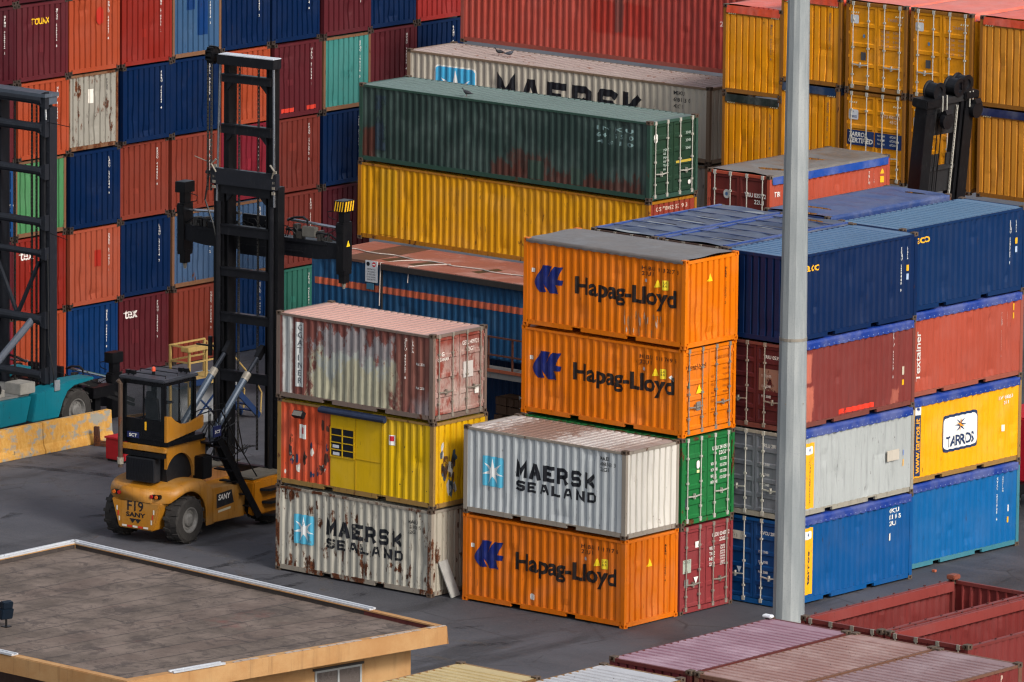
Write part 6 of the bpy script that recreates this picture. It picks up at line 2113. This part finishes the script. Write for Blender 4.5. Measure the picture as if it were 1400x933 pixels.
# ------------------------------------------------------------------ roofs in the foreground
ZF = 8.383 - H8
RC = ('#4a2a20', '#6e4a38')
cP1 = container('mauve ridged roof nearest the lamp mast foot, maroon container', 35.42, -32.2, ZF, 90, col='#5c2328', seed=91, rust=0.15, roofmat=paint('#8c6a77', 291, 0.05, 0.6, 0.3, 0.45, fadec='#b39ca8'), framecol='#5a2a28')
cP2 = container('pinkish brown ridged roof in the middle of three side by side', 37.97, -32.2, ZF, 90, col='#5c2f28', seed=92, rust=0.2, roofmat=paint('#8d6c66', 292, 0.10, 0.6, 0.3, 0.5, fadec='#ad9894', rustc=RC), framecol='#6a4a3c')
cP3 = container('grey-mauve ridged roof at the lower right corner of the picture', 40.52, -32.25, ZF, 90, col='#6e2c2a', seed=93, rust=0.15, roofmat=paint('#82686a', 293, 0.08, 0.6, 0.3, 0.5, fadec='#a29296', rustc=RC), framecol='#6a4a3c')
write(cP3, 'side', 'P', 2.2, 2.2, 0.2, ink('#b8a090', 0.2, 2), bold=0.02)
cP4 = container('white ridged roof streaked with rust, in front of the mauve roof', 35.74, -38.85, ZF, 90, col='#8d8a84', seed=94, rust=0.3, roofmat=paint('#a9a9ad', 294, 0.16, 0.4, 0.25, 0.42, fadec='#c2c4c8', rustc=('#4a3424', '#7a6048')), framecol='#7a5a34')
cP5 = container('pale yellow ridged roof at the bottom edge beside the hut', 33.2, -41.0, ZF, 90, col='#8f7b4c', seed=95, rust=0.1, roofmat=paint('#b09c70', 295, 0.03, 0.4, 0.25, 0.5, fadec='#c2b28c', rustc=RC), framecol='#7a5a34')
for c in (cP1, cP4):
    pass
OTM = '#6f2d2b'
for k, (u1, lab) in enumerate(((35.92, 'empty open-top dark red container nearest the lamp mast'), (38.46, 'empty open-top dark red container at right edge, nearer the camera'))):
    c = container(lab, u1, -25.6, ZF, 90, col=OTM, seed=96 + k, rust=0.08, roof='open', dirt=0.35, framecol='#6b2f2c', vis='door', rods=GALVD)
    for sy in (-1, 1):
        MB().box(-L20 / 2 + 0.15, L20 / 2 - 0.15, min(sy * (W / 2 - 0.08), sy * (W / 2 - 0.16)), max(sy * (W / 2 - 0.08), sy * (W / 2 - 0.16)), H8 - 0.30, H8 - 0.06).build('top_rail', paint('#7d3733', 296, 0.08, 0.4, 0.35), c['root'])
        for q in range(9):
            MB().box(-2.5 + 0.62 * q - 0.03, -2.5 + 0.62 * q + 0.03, min(sy * (W / 2 - 0.05), sy * (W / 2 - 0.02)), max(sy * (W / 2 - 0.05), sy * (W / 2 - 0.02)), H8 - 0.03, H8 - 0.005).build('bow_socket', paint('#4a2220', 297, 0.3, 0.3, 0.3), c['root'])
    MB().box(L20 / 2 - 0.30, L20 / 2 - 0.02, W / 2 - 0.26, W / 2 - 0.02, H8 + 0.004, H8 + 0.12).build('lug', paint('#7d4434', 298, 0.4, 0.4, 0.4), c['root'], bevel=0.02)
MB().box(-0.13, 0.13, -0.08, 0.08, 0, 0.07).build('foam_block', simple('white_foam', '#cfd2d8', 0.6, 0.1), None, bevel=0.02, label='small white block lying on the mauve roof corner', cat='block').location = (33.06, -26.32, 8.385)

# ------------------------------------------------------------------ small things about the yard
pf_ = thing('work_platform', 'yellow and blue mobile work platform with stairs behind the fork truck', 'work platform', (-22.6, 15.0, 0))
PY, PB = paint('#a08550', 250, 0.12, 0.3, 0.4), paint('#1c2f52', 251, 0.08, 0.3, 0.4)
MB().box(-0.8, 0.1, -0.7, 1.0, 1.58, 1.66).build('deck', PY, pf_)
MB().box(0.1, 0.14, -0.7, 0.3, 1.46, 1.66).build('kick_plate', PB, pf_)
MB().box(0.1, 0.14, 0.32, 1.0, 1.46, 1.72).build('kick_plate', PY, pf_)
for x, y in ((-0.76, -0.66), (0.06, -0.66), (-0.76, 0.96), (0.06, 0.96), (0.06, 0.15)):
    MB().box(x - 0.035, x + 0.035, y - 0.035, y + 0.035, 0 if y != 0.15 else 1.6, 2.72).build('post', PY if y != 0.15 else PY, pf_)
for z in (2.2, 2.70):
    MB().box(0.03, 0.09, -0.7, 1.0, z, z + 0.05).build('rail', PY, pf_)
    MB().box(-0.8, -0.74, -0.7, 1.0, z, z + 0.05).build('rail', PY, pf_)
    MB().box(-0.74, 0.03, -0.69, -0.64, z, z + 0.05).build('rail', PY, pf_)
MB().box(-0.15, 0.2, -0.85, 0.15, 2.60, 2.76).build('tool_tray', PY, pf_, bevel=0.02)
for s in ((0.06, -0.66, 0.1, 0.06, 0.96, 1.4), (0.06, 0.96, 0.1, 0.06, -0.66, 1.4)):
    MB().bar(s[:3], s[3:], 0.05).build('brace', PB, pf_)
for x in (-0.7, 0.05):
    MB().bar((x, 1.0, 1.6), (x, 2.75, 0.05), 0.05, 0.20).build('stair_stringer', PB, pf_)
    MB().tube([(x, 1.0, 2.65), (x, 2.6, 1.15), (x, 2.85, 0.8), (x, 2.8, 0.1)], 0.03, 6).build('handrail', PY, pf_)
for k in range(6):
    f_ = (k + 0.5) / 6
    MB().box(-0.68, 0.03, 1.0 + 1.7 * f_ - 0.1, 1.0 + 1.7 * f_ + 0.1, 1.55 - 1.45 * f_, 1.58 - 1.45 * f_).build('stair_tread', PB, pf_)
tk = thing('skip_bin', 'dusty white skip bin standing under the yellow work platform', 'bin', (-23.9, 16.0, 0))
b = MB()
b.prism([(-1.2, 0.0), (1.1, 0.0), (1.45, 1.25), (-1.45, 1.25)], -0.7, 0.7, 'yz')
b.build('bin_body', simple('dusty_white', '#8f9194', 0.6, 0.3, 0, 2), tk, bevel=0.03)
MB().box(-0.75, 0.75, -1.5, 1.5, 1.26, 1.34).build('rim', simple('bin_rim', '#7a8ea2', 0.5, 0.3), tk)
sk_ = thing('wooden_sheet', 'brown plywood sheet propped against the white skip bin', 'sheet', (-22.9, 16.6, 0))
b = MB()
b.tm = Matrix.Rotation(R(-14), 4, 'Y')
b.box(-0.02, 0.02, -0.35, 0.35, 0, 1.2)
b.build('board', simple('plywood', '#7d6250', 0.8, 0.4), sk_)

rb = thing('red_bin', 'red steel box standing behind the fork truck exhaust', 'box', (-20.75, 9.35, 0))
b = MB()
b.box(-0.45, 0.35, -0.4, 0.4, 0.06, 0.72)
b.build('box_body', paint('#a01e26', 252, 0.03, 0.2, 0.3), rb, bevel=0.02)
MB().box(-0.48, 0.38, -0.43, 0.43, 0.72, 0.78).build('lid', paint('#b0242c', 253, 0.03, 0.2, 0.3), rb, bevel=0.01)
MB().box(-0.4, 0.3, -0.35, -0.25, 0, 0.06).box(-0.4, 0.3, 0.25, 0.35, 0, 0.06).build('skid', BLK, rb)

sb = thing('scrap_bracket', 'rusty steel bracket lying at the foot of the yellow barrier', 'scrap metal', (-22.9, 10.6, 0), R(20))
RUST = paint('#4a3026', 254, 0.6, 0.4, 0.4, 0.8)
MB().prism([(-0.25, 0), (0.25, 0), (0.25, 0.08), (-0.05, 0.10), (-0.10, 0.62), (-0.25, 0.62)], -0.06, 0.06, 'xz').build('plate', RUST, sb)
MB().box(-0.15, 0.45, 0.06, 0.30, 0, 0.12).build('foot', RUST, sb)

ls = thing('leaning_board', 'pale grey board leaning in the gap between the two front stacks', 'board', (0.42, 0.62, 0), 0)
b = MB()
b.tm = Matrix.Rotation(R(-22), 4, 'Y') @ Matrix.Rotation(R(6), 4, 'X')
b.box(-0.02, 0.02, -0.20, 0.20, 0.012, 1.12)
b.build('board', simple('pale_board', '#9a9894', 0.6, 0.3), ls)

PGM = simple('pigeon_feathers', '#23252b', 0.7, 0.5, 0, 20)


def pigeon(label, x, y, z, rz, grey=PGM):
    t = thing('pigeon', label, 'bird', (x, y, z), rz, 'pigeons on the container roofs')
    b = MB()
    prof = [(-0.22, 0.012, 0.09), (-0.16, 0.022, 0.10), (-0.10, 0.050, 0.115), (-0.02, 0.072, 0.125), (0.06, 0.068, 0.14), (0.11, 0.045, 0.175), (0.125, 0.030, 0.215), (0.14, 0.030, 0.245), (0.165, 0.022, 0.258), (0.185, 0.008, 0.255), (0.205, 0.003, 0.25)]
    rings = []
    for px, r, pz in prof:
        rings.append([b.pt((px, r * math.cos(2 * math.pi * k / 10), pz + r * 0.9 * math.sin(2 * math.pi * k / 10))) for k in range(10)])
    for a, c_ in zip(rings, rings[1:]):
        for k in range(10):
            b.f.append([a[k], a[(k + 1) % 10], c_[(k + 1) % 10], c_[k]])
    b.f += [rings[0][::-1], rings[-1]]
    b.build('body', grey, t, smooth=True)
    for s in (-1, 1):
        MB().tube([(0.01, s * 0.025, 0.075), (0.015, s * 0.025, 0.0), (0.045, s * 0.03, 0.004)], 0.006, 5).build('leg', simple('pigeon_leg', '#7a3a3a', 0.6, 0.2), t)


rz4 = 4 * H8
pigeon('dark pigeon perched on the green container roof', -18.67, 23.45, rz4 - 0.035, R(200))
pigeon('left one of two pigeons on the long cream container roof', -24.0, 31.4, rz4 - 0.035, R(240))
pigeon('right one of two pigeons on the long cream container roof', -23.5, 31.35, rz4 - 0.035, R(20), simple('pigeon_grey', '#4a4e58', 0.7, 0.4, 0, 20))

rt = thing('red_lorry', 'sliver of a red lorry showing past the far right containers', 'lorry', (4.6, 23.4, 0), R(90))
b = MB()
b.prism([(-1.2, 0.9), (1.2, 0.9), (1.2, 2.0), (0.9, 2.9), (-1.2, 2.9)], -1.2, 1.2, 'xz')
b.build('cab', paint('#b0182a', 255, 0.02, 0.1, 0.2), rt, bevel=0.05)
MB().box(-5.2, 1.0, -0.5, 0.5, 0.6, 0.9).build('chassis', BLK, rt)
for x in (0.2, -3.0, -4.2):
    for s in (-1, 1):
        wh = wheel(rt, x, s * 1.05, 0.52, 0.52, 0.32, 1)
        wh.rotation_euler = (0, 0, R(90) * s)
MB().box(-0.06, 0.06, -0.05, 0.05, 0, 0.07).build('brick_fragment', simple('brick_red', '#a85a40', 0.8, 0.3), None, bevel=0.01, label='small orange brick fragment on the asphalt by the blue containers', cat='rubble').location = (8.5, 13.0, 0)
